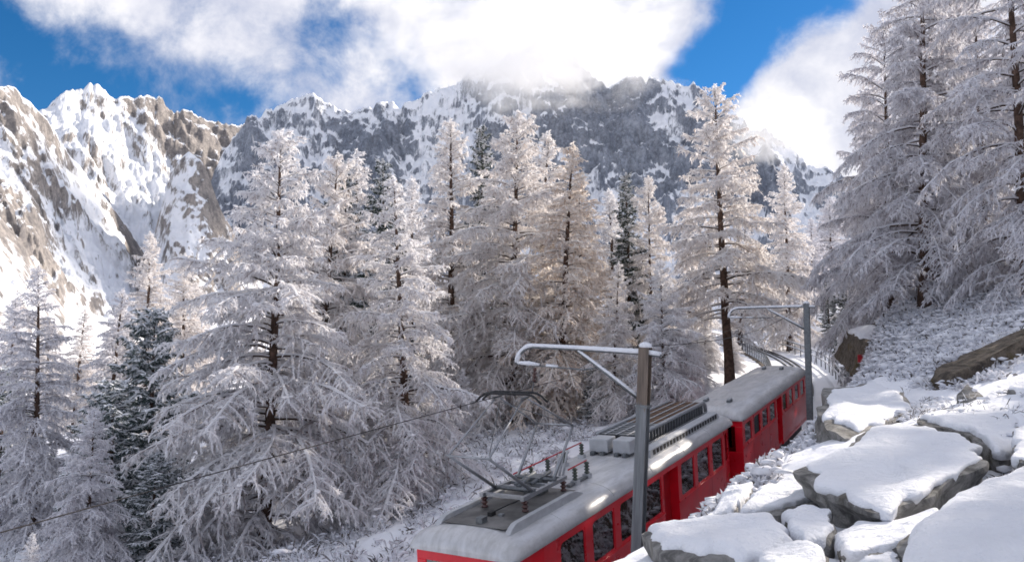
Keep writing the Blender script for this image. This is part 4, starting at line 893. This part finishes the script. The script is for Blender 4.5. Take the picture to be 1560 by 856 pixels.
# ------------------------------------------------------------------ overhead line
def s_for(px_, lat):
    ss = np.linspace(-2, 110, 4000); P = track_pt(ss, lat); q = P[:, 0] / np.maximum(P[:, 1], 0.1)
    return float(ss[np.argmin(np.abs(q - (px_ - CX) / FPX))])
WIRE_H = 6.12
def mast(s, lat, H, label, reach, w=0.26, lean=0.0, insul=True, brown=True):
    p = track_pt(s, lat); R = np.array([np.interp(s, TS, TRT[:, 0]), np.interp(s, TS, TRT[:, 1])])
    e = empty('catenary_mast', p + np.array([0, 0, -0.3])); e.rotation_euler = (0, lean, math.atan2(R[1], R[0]))   # local +X points away from the track
    tag(e, label, 'mast', 'catenary masts beside the track')
    a = w / 2; g = Geo(); H = H + 0.3
    g.box(-a, a, -a, -a + 0.03, 0, H); g.box(-a, a, a - 0.03, a, 0, H); g.box(-0.02, 0.02, -a + 0.03, a - 0.03, 0, H)
    po = g.obj('post', M['mast'] if brown else M['steel'], e)
    for z in (H - 1.25, 1.55):
        g = Geo(); g.box(-a - 0.025, a + 0.025, -a - 0.025, a + 0.025, z - 0.03, z + 0.03); g.obj('clamp', M['steel'], e)
    g = Geo(); g.lathe([(0.12, 0), (0.15, 0.03), (0.13, 0.08), (0.06, 0.115), (0, 0.12)], (0, 0, H), 10); g.obj('cap', M['snow'], e, True)
    if reach:
        za = H - 0.13; arc = [(-reach + 0.45 - 0.45 * math.sin(t), 0, za - 0.45 + 0.45 * math.cos(t)) for t in np.linspace(0, math.pi * 0.48, 8)]
        pts = [(0.35, 0, za - 0.03), (0.0, 0, za), (-reach * 0.5, 0, za + 0.01)] + arc
        g = Geo(); g.tube(pts, 0.042, 8); ar = g.obj('cross_arm', M['steel'], e, True)
        g = Geo(); g.tube([(x, y, z + 0.035) for x, y, z in pts], [0.055 + 0.008 * math.sin(k * 1.7) for k in range(len(pts))], 8); g.obj('snow_ridge', M['snow'], ar, True)
        b0, b1 = (-reach * 0.50, 0, za - 0.03), (-a, 0, za - 0.98)
        g = Geo(); g.tube([b0, b1], 0.035, 8); br = g.obj('brace', M['steel'], e, True)
        g = Geo(); g.tube([(b0[0], 0, b0[2] + 0.01), ((b0[0] + b1[0]) / 2, 0, (b0[2] + b1[2]) / 2 + 0.045), (b1[0] + .03, 0, b1[2] + 0.04)], 0.036, 7); g.obj('snow_ridge', M['snow'], br, True)
        zs = za - 0.44
        g = Geo(); g.tube([(-reach, 0, zs + 0.02), (-reach * 0.45, 0, zs), (-reach * 0.30, 0, zs + 0.10)], 0.018, 6); sa = g.obj('steady_arm', M['steel'], e, True)
        g = Geo(); g.tube([(-reach + 0.02, 0, zs + 0.05), (-reach + 0.35, 0, zs + 0.055), (-reach + 0.62, 0, zs + 0.04)], [0.035, 0.055, 0.03], 7); g.tube([(-reach + 0.8, 0, zs + 0.035), (-reach + 1.1, 0, zs + 0.03)], [0.035, 0.03], 6); g.obj('snow_ridge', M['snow'], sa, True)
        if insul:
            g = Geo(); insulator(g, -reach + 0.5, 0, zs - 0.36, 0.32, 0.06, 4); g.obj('insulator', M['insulator'], e, True)
            g = Geo(); g.tube([(-reach + 0.5, 0, zs - 0.36), (-reach + 0.45, 0, zs - 0.62)], 0.014, 6); g.obj('wire_clip', M['steel'], e, True)
    else:
        g = Geo(); g.tube([(0.1, 0, H - 0.1), (-0.75, 0, H - 0.06)], 0.04, 7); ar = g.obj('bracket', M['steel'], e, True)
        g = Geo(); g.tube([(0.1, 0, H - 0.06), (-0.75, 0, H - 0.02)], 0.04, 7); g.obj('snow_ridge', M['snow'], ar, True)
    return e
s1 = s_for(956, 2.5); mast(s1, 2.5, 7.05, 'grey and brown catenary mast in front of the near railcar, snow on its arm', 3.2, 0.23, 0.055)
s2 = s_for(1229, 2.5); mast(s2, 2.5, 7.0, 'dark grey catenary mast with curved snowy arm beside the rear end of the second railcar', 3.4, 0.24, 0.0, False, False)
s3 = s_for(1271, 2.9); mast(s3, 2.9, 6.2, 'slim catenary mast behind the right handrail, next to the small cliff', 0, 0.24, 0, False, False)
s4 = s_for(1177, 2.6); s4 = max(s4, 70.0); mast(s4, 2.6, 6.5, 'distant catenary mast at the far end of the curve', 0, 0.22, 0, False, False)
print('mast s', s1, s2, s3, s4)
def wire(name, pts, r, label):
    g = Geo(); g.tube(pts, r, 5); tag(g.obj(name, M['wire'], None, True), label, 'cable')
ws = np.arange(-10, 80, 1.0)
wire('contact_wire', track_pt(ws, 0.0 + 0.12 * np.sin(ws * 0.2), WIRE_H), 0.009, 'dark contact wire sagging from the pantograph across the wood')
wire('feeder_cable', [track_pt(s, 2.5, 7.05 - 0.5 * math.sin((s - s1) / (s2 - s1) * math.pi)) for s in np.linspace(s1, s2, 20)], 0.011, 'thin feeder cable strung between the first two masts')
wire('feeder_cable', [track_pt(s, 2.5 + 0.4 * (s - s2) / (s3 - s2), 6.9 - 0.5 * (s - s2) / (s3 - s2) - 0.4 * math.sin((s - s2) / (s3 - s2) * math.pi)) for s in np.linspace(s2, s3, 14)], 0.011, 'thin feeder cable between the second and third masts')

# ------------------------------------------------------------------ handrails and retaining wall on the curve
def handrail(name, sa, sb, lat, hts, step, label, snowy, r=0.035):
    p = track_pt(sa, lat); e = empty(name, p); tag(e, label, 'handrail'); o3 = np.array(p)
    ss = np.arange(sa, sb, step)
    pm = Geo(); pm.box(-0.035, 0.035, -0.035, 0.035, -0.6, hts[-1] + 0.02); pm = pm.mesh('post', M['steel'])
    for s in ss: o = link('post', pm, e); o.location = track_pt(s, lat) - o3
    sr = np.arange(sa, sb, 0.8)
    for h in hts:
        g = Geo(); g.tube(track_pt(sr, lat, h) - o3, r, 6); q = g.obj('rail_bar', M['steel'], e, True)
        if snowy: g = Geo(); g.tube(track_pt(sr, lat, h + r * 1.3) - o3 , r * 1.25, 6); g.obj('snow_ridge', M['snow'], q, True)
handrail('handrail', 34, 84, 2.45, (0.5, 1.0), 2.0, 'snow capped two bar handrail on the outer side of the curve', True, 0.05)
handrail('handrail', 42, 84, -2.3, (0.35, 0.7, 1.05), 1.1, 'dark metal handrail with close posts on the inner side of the curve', False, 0.022)
g = Geo(); sw = np.arange(40, 84, 1.0); P0 = track_pt(sw, -2.2, -0.02); o3 = P0[0].copy()
rows = np.stack([track_pt(sw, -2.2, -0.05), track_pt(sw, -2.55, -0.05), track_pt(sw, -2.62, -3.2), track_pt(sw, -2.2, -3.2)], 1) - o3
g.add(rows, grid_faces(len(sw), 4, True)); wl_ = g.obj('retaining_wall', M['rock_brown']); wl_.location = o3; tag(wl_, 'dark retaining wall under the inner handrail of the curve', 'wall')
for k in range(0, 43, 2):
    q = Geo(); c = track_pt(40.5 + k, -2.60, 0); d = track_pt(41.0 + k, -2.60, 0); t = (d - c); a = track_pt(40.5 + k, -2.72, 0)
    q.add(np.array([c + (0, 0, -.1), d + (0, 0, -.1), d + (a - c) + (0, 0, -.1), a + (0, 0, -.1), c + (0, 0, -3), d + (0, 0, -3), d + (a - c) + (0, 0, -3), a + (0, 0, -3)]) - o3,
          [(0, 1, 2, 3), (4, 7, 6, 5), (0, 4, 5, 1), (1, 5, 6, 2), (2, 6, 7, 3), (3, 7, 4, 0)]); q.obj('wall_panel', M['rock_brown'], wl_)

# ------------------------------------------------------------------ boulders with snow caps
def resample(P, n):
    P = np.vstack([P, P[:1]]); d = np.concatenate([[0], np.cumsum(np.linalg.norm(np.diff(P, axis=0), axis=1))]); t = np.linspace(0, d[-1], n, endpoint=False)
    return np.stack([np.interp(t, d, P[:, k]) for k in range(3)], -1)
def boulder(pts, depth, snow, label, seed, name='boulder', inset=0.25, bare=0.22, group='granite boulders under snow', snow_r=1.0, out=0.0, lift=0.0):
    """pts: rim of the top face (bearing, elevation, distance); depth: how far the block reaches down"""
    rng = np.random.default_rng(seed); K = 84
    rim = resample(np.array([pix(*p) for p in pts]) + np.array([0, 0, lift]), K)
    for _ in range(1): rim = 0.5 * rim + 0.25 * (np.roll(rim, 1, 0) + np.roll(rim, -1, 0))
    if np.sum(rim[:, 0] * np.roll(rim[:, 1], -1) - np.roll(rim[:, 0], -1) * rim[:, 1]) < 0: rim = rim[::-1]
    c = rim.mean(0); size = np.linalg.norm(rim - c, axis=1).mean()
    A = np.column_stack([rim[:, :2] - c[:2], np.ones(K)]); pl, *_ = np.linalg.lstsq(A, rim[:, 2], rcond=None)
    dirv = rim - c
    def rough(P, amp, sc, sd):
        q = P / sc
        return np.stack([fbm(q[..., 0] + 9.1 * k, q[..., 1] + 3.3 * k, q[..., 2], octv=4, gain=0.55, seed=sd + k) for k in range(3)], -1) * amp
    # rock: top disc + stepped broken sides
    rows = []
    for rho in (0.0, 0.45, 0.8, 0.94): rows.append(c + dirv * rho)
    lev = np.linspace(0, 1, 13)
    for q in lev:
        prof = 1.0 + out * math.sin(q * math.pi * 0.6) - inset * q ** 1.3 + 0.02 * math.sin(q * 17 + seed)
        row = c + dirv * prof; row[:, 2] = row[:, 2] - depth * q - 0.03; rows.append(row)
    V = np.array(rows); Vn = rough(V, 0.22 * min(size, 1.6), 0.75 * min(size, 1.5), seed)
    st = np.floor(V[..., 2:3] / 0.17 + 1.5 * fbm(V[..., 0] * 0.8, V[..., 1] * 0.8, octv=2, seed=seed)[..., None]) ; Vn[..., :2] += 0.05 * np.sin(st * 12.9898 + seed)
    wgt = np.array([0, 0.05, 0.15, 0.35] + [0.75] * 13)[:, None, None]; Vn[..., 2] *= 0.45
    V = V + Vn * wgt - c
    g = Geo(); g.add(V, grid_faces(len(rows), K, True)[:, ::-1])
    o = g.obj(name, M['rock'], None, True); o.location = c; tag(o, label, 'boulder', group)
    m = o.modifiers.new('facets', 'EDGE_SPLIT'); m.split_angle = math.radians(32)
    if snow > 0:
        snow = snow * 0.75; rows = []; rhos = np.concatenate([np.linspace(0, 0.8, 14), [0.86, 0.91, 0.95, 0.975, 0.99, 1.0, 0.995, 0.975, 0.93]])
        hts = [snow * (1 - r ** 9) ** 0.6 for r in rhos[:-3]] + [-0.05, -0.09, -0.10]
        rimr = 1.0 + 0.15 * fbm(np.arange(K) * 0.30, np.zeros(K) + seed, octv=4, gain=0.65, seed=seed)
        edge = rng.random() ; th = np.arange(K)
        melt = 1 - bare * sstep(0.1, 0.5, fbm(np.cos(th / K * 6.283) * 1.6 + seed, np.sin(th / K * 6.283) * 1.6, octv=2, seed=seed + 3))
        for r, h in zip(rhos, hts):
            row = c + dirv * (r * snow_r * (rimr * melt)[:, None] ** (r ** 2)); x, y = row[:, 0], row[:, 1]
            row[:, 2] += h + (0.10 * fbm(x * 0.8, y * 0.8, octv=3, seed=seed + 7) + 0.05 * ridged(x * 1.7, y * 1.7, octv=4, seed=seed + 8) - 0.02) * (1 - r ** 6)
            rows.append(row)
        V = np.array(rows) - c; g = Geo(); g.add(V, grid_faces(len(rows), K, True)[:, ::-1]); g.obj('snow_cap', M['snow'], o, True)
    return o
boulder([(1207, 716, 11.0), (1245, 704, 11.8), (1296, 684, 12.8), (1322, 650, 14.5), (1400, 646, 14.6), (1470, 668, 12.6), (1505, 700, 10.4), (1430, 728, 9.6), (1385, 758, 9.0), (1352, 786, 8.5), (1325, 782, 8.6), (1290, 760, 9.2), (1240, 735, 10.2)],
        0.75, 0.13, 'largest snow covered granite slab, overhanging a dark hollow', 101, inset=0.30, bare=0.10)
boulder([(1256, 592, 22), (1330, 582, 23), (1368, 598, 21), (1392, 622, 19), (1340, 652, 17), (1288, 668, 16), (1262, 650, 17), (1248, 630, 18.5)], 1.6, 0.16, 'snowy boulder with bare grey side facing the second railcar', 102, inset=-0.25)
boulder([(1125, 786, 10.6), (1155, 747, 12), (1203, 727, 12.8), (1253, 749, 11.8), (1258, 762, 11.3), (1190, 782, 10.6)], 0.7, 0.14, 'snowy slab between the train and the largest slab', 103, inset=0.2)
boulder([(1086, 788, 12.0), (1106, 747, 13.2), (1147, 735, 13.6), (1140, 756, 12.7), (1122, 777, 12.0)], 0.8, 0.13, 'small snowy rock nearest the side of the train', 104, inset=0.1)
boulder([(982, 806, 10.2), (1073, 793, 10.4), (1181, 787, 9.6), (1207, 812, 8.8), (1198, 836, 8.2), (1148, 850, 7.8), (1008, 838, 8.8)], 0.9, 0.16, 'long snow covered boulder in front of the mast foot', 105, inset=0.12, bare=0.1)
boulder([(1192, 788, 9.4), (1225, 772, 9.9), (1266, 780, 9.5), (1272, 806, 8.7), (1260, 822, 8.3), (1228, 828, 8.1), (1207, 810, 8.6)], 0.8, 0.15, 'rounded snowy rock below the dark hollow', 106, inset=0.1)
boulder([(1150, 852, 7.7), (1190, 836, 8.0), (1225, 828, 8.0), (1258, 846, 7.4), (1250, 876, 6.9), (1180, 880, 6.9)], 0.8, 0.13, 'low snowy rock at the bottom, right of the long boulder', 107, inset=0.1)
boulder([(1300, 868, 6.9), (1322, 842, 7.3), (1362, 840, 7.2), (1384, 868, 6.8)], 0.5, 0.02, 'dark little rock poking out at the bottom edge', 108, inset=0.2)
boulder([(1270, 822, 8.6), (1310, 800, 9.0), (1370, 800, 8.6), (1430, 778, 8.4), (1400, 820, 7.6), (1330, 842, 7.5), (1285, 846, 7.5)], 0.6, 0.15, 'snow drift covered rock below the largest slab', 109, inset=0.1)
boulder([(1380, 870, 6.2), (1386, 826, 7.2), (1440, 782, 8.2), (1500, 742, 9.2), (1580, 720, 9.6), (1640, 800, 7.2), (1620, 900, 5.4), (1450, 920, 5.2)], 0.7, 0.22, 'big smooth snow mound in the lower right corner', 110, inset=0.1)
boulder([(1540, 700, 9.8), (1546, 655, 11.6), (1600, 640, 12), (1660, 670, 11), (1620, 720, 9.4)], 0.7, 0.12, 'boulder at the right edge with dark cracked side', 111, inset=0.0)
oc = boulder([(1425, 588, 23), (1470, 562, 24.5), (1520, 538, 25.5), (1600, 500, 27), (1640, 505, 26), (1570, 534, 24.0), (1500, 572, 23), (1450, 594, 22.4)], 1.0, 0.0, 'long bare dark rock outcrop crossing the shrubby slope', 112, inset=-0.12, lift=0.42)
boulder([(1456, 622, 19), (1475, 603, 19.6), (1498, 622, 18.6), (1480, 628, 18.4)], 0.5, 0.0, 'small bare pointed grey stone in the snow below the outcrop', 113, inset=-0.3, lift=0.3)
boulder([(1500, 624, 18.4), (1515, 612, 18.8), (1532, 620, 18.2), (1515, 628, 18)], 0.4, 0.03, 'small dark stone right of the pointed stone', 114, inset=-0.2, lift=0.25)
boulder([(1535, 610, 17.5), (1560, 598, 18), (1600, 606, 17.4), (1580, 622, 16.8)], 0.5, 0.05, 'mossy yellow brown stone at the right edge', 115, inset=-0.1, lift=0.25)
boulder([(1392, 640, 15.6), (1440, 625, 17), (1520, 622, 16.8), (1570, 640, 14.6), (1545, 690, 11.8), (1512, 690, 11.6), (1478, 664, 13.2)], 0.6, 0.2, 'wide snow blanketed rock behind the largest slab', 116, inset=0.05)
cl = boulder([(1290, 506, 49), (1330, 494, 48), (1372, 505, 44), (1352, 530, 40), (1310, 520, 43)], 1.7, 0.15, 'small brown cliff by the track with a red painted mark', 117, name='rock_cliff', inset=-0.6, lift=0.1)
cl.data.materials[0] = M['rock_brown']; oc.data.materials[0] = M['rock_brown']; cl['category'] = 'cliff'; del cl['group']
g = Geo(); pm = pix(1312, 546, 41.3); g.box(-0.17, 0.17, -0.04, 0.04, -0.2, 0.2); mk = g.obj('painted_mark', M['busbar']); mk.location = pm; tag(mk, 'small red marker plate on the brown cliff', 'marker')

# ------------------------------------------------------------------ snow-laden dwarf shrubs (ground cover)
def heath(name, X, Y, rng, label, lump=(0.04, 0.10), nl=4, nt=16, hgt=0.22, frost=0.45, wid=(0.03, 0.075)):
    n = len(X); g = Geo(); rad = rng.uniform(0.45, 1.4, n)
    # twigs
    m = n * nt; ci = np.repeat(np.arange(n), nt); off = rng.normal(0, 0.14, (m, 2)) * rad[ci][:, None]; bx_, by_ = X[ci] + off[:, 0], Y[ci] + off[:, 1]
    d = norm(np.column_stack([off * 2.2, np.full(m, 0.55)]) + rng.normal(0, 0.4, (m, 3)))
    base = np.column_stack([bx_, by_, ground_h(bx_, by_) - 0.02 + rng.uniform(0, 0.6, m) * hgt * rad[ci]])
    fc = np.where(rng.random(m) < frost, rng.uniform(0.6, 1, m), rng.uniform(0, 0.25, m))
    ribbons(g, base, d, rng.uniform(0.3, 1.0, m) * hgt * rad[ci], rng.uniform(*wid, m), rng, np.stack([fc] * 3, -1), 0.15)
    # snow caught in the twigs
    m = n * nl; ci = np.repeat(np.arange(n), nl); off = rng.normal(0, 0.16, (m, 2)) * rad[ci][:, None]; bx_, by_ = X[ci] + off[:, 0], Y[ci] + off[:, 1]
    s = rng.uniform(*lump, m) * rad[ci] * np.exp(rng.normal(0, 0.25, m)); ctr = np.column_stack([bx_, by_, ground_h(bx_, by_) + rng.uniform(0.1, 0.95, m) * hgt * rad[ci]])
    sq = np.stack([s * rng.uniform(0.7, 1.7, m), s * rng.uniform(0.7, 1.7, m), s * rng.uniform(0.35, 0.7, m)], -1)
    jit = 1 + rng.normal(0, 0.24, (m, len(IV), 1))
    V = ctr[:, None] + IV[None] * jit * sq[:, None]; F = (np.arange(m)[:, None, None] * len(IV) + IF[None]).reshape(-1, 3)
    g.add(V.reshape(-1, 3), None, F, np.repeat(np.stack([rng.uniform(0.88, 1, m)] * 3, -1), len(IV), axis=0))
    o = g.obj(name, M['heath'], None, True, True); tag(o, label, 'shrubs', None, 'stuff'); return o
def scatter(n, x0, x1, y0, y1, rng, keep):
    X = rng.uniform(x0, x1, n); Y = rng.uniform(y0, y1, n); d, s, l = track_dist(X, Y); k = keep(X, Y, d, s, l) & (X / Y < 0.72) & (X / Y > -0.70); return X[k], Y[k]
rg = np.random.default_rng(3)
X, Y = scatter(4600, 8, 30, 20, 50, rg, lambda X, Y, d, s, l: (l > 4.2) & (X / Y > 0.385 + 0.010 * (36 - Y).clip(0)) & (Y > 19 + 0.2 * X))
heath('heath_shrubs', X, Y, rg, 'low heath shrubs loaded with snow covering the slope above the boulders', nl=3, nt=20, frost=0.84, wid=(0.035, 0.085))
X, Y = scatter(5200, 2, 22, 14, 42, rg, lambda X, Y, d, s, l: (l > 2.35) & (l < 5.6) & (s > -2))
heath('bank_shrubs', X, Y, rg, 'snow covered shrubs on the bank between the train and the boulders', nl=3, nt=20, frost=0.84, wid=(0.035, 0.085))
X, Y = scatter(4800, -28, 16, 18, 52, rg, lambda X, Y, d, s, l: (l < -2.6) & ((fbm(X * 0.16, Y * 0.16, octv=3, seed=77) > -0.22) | (Y < 29)))
heath('undergrowth', X, Y, rg, 'snowy twiggy undergrowth on the ground under the larches', lump=(0.03, 0.08), nl=2, nt=20, hgt=0.40, frost=0.74, wid=(0.018, 0.055))

X, Y = scatter(900, 3, 16, 7, 24, rg, lambda X, Y, d, s, l: (l > 5.0) & (fbm(X * 0.7, Y * 0.7, octv=3, seed=41) > 0.12))
heath('grass_tufts', X, Y, rg, 'dry dark tufts poking through the snow between the boulders', lump=(0.02, 0.06), nl=3, nt=12, hgt=0.2, frost=0.3, wid=(0.008, 0.02))

# ------------------------------------------------------------------ cloud wrapped round the summit
def cloud_mat(seed, dens, scale):
    m = bpy.data.materials.new('cloud_vapour'); m.use_nodes = True; t = m.node_tree; t.nodes.clear()
    v = N(t, 'ShaderNodeVolumePrincipled'); v.inputs['Color'].default_value = (1, 1, 1, 1); v.inputs['Anisotropy'].default_value = 0.2
    c = obj_coord(t, 'Object'); ln = N(t, 'ShaderNodeVectorMath', operation='LENGTH'); t.links.new(c, ln.inputs[0])
    mp = N(t, 'ShaderNodeMapping'); mp.inputs['Location'].default_value = (seed, seed * 0.7, 0); t.links.new(c, mp.inputs['Vector'])
    n_ = noise(t, mp.outputs[0], scale, 5, 0.6, 0.4)
    f = math_node(t, 'SUBTRACT', math_node(t, 'ADD', math_node(t, 'MULTIPLY', n_, 1.7), -0.10), ln.outputs['Value'])
    t.links.new(math_node(t, 'MULTIPLY', map_range(t, f, 0.0, 0.45), dens), v.inputs['Density'])
    o = N(t, 'ShaderNodeOutputMaterial'); t.links.new(v.outputs[0], o.inputs['Volume']); return m
def cloud(px_, py, Y, rx, ry, rz, label, seed, dens=0.012):
    bm = bmesh.new(); bmesh.ops.create_icosphere(bm, subdivisions=3, radius=1.0); me = bpy.data.meshes.new('cloud'); bm.to_mesh(me); bm.free()
    me.materials.append(cloud_mat(seed, dens, 2.6)); o = link('cloud', me); o.location = pix(px_, py, Y); o.scale = (rx, ry, rz); tag(o, label, 'cloud', 'clouds touching the ridge', 'stuff')
cloud(815, 72, 2050, 470, 260, 215, 'white cloud bank wrapped round the highest summit', 3.0, 0.011)
cloud(1175, 205, 1850, 200, 150, 105, 'small cloud drifting over the right shoulder of the wall', 8.0, 0.006)
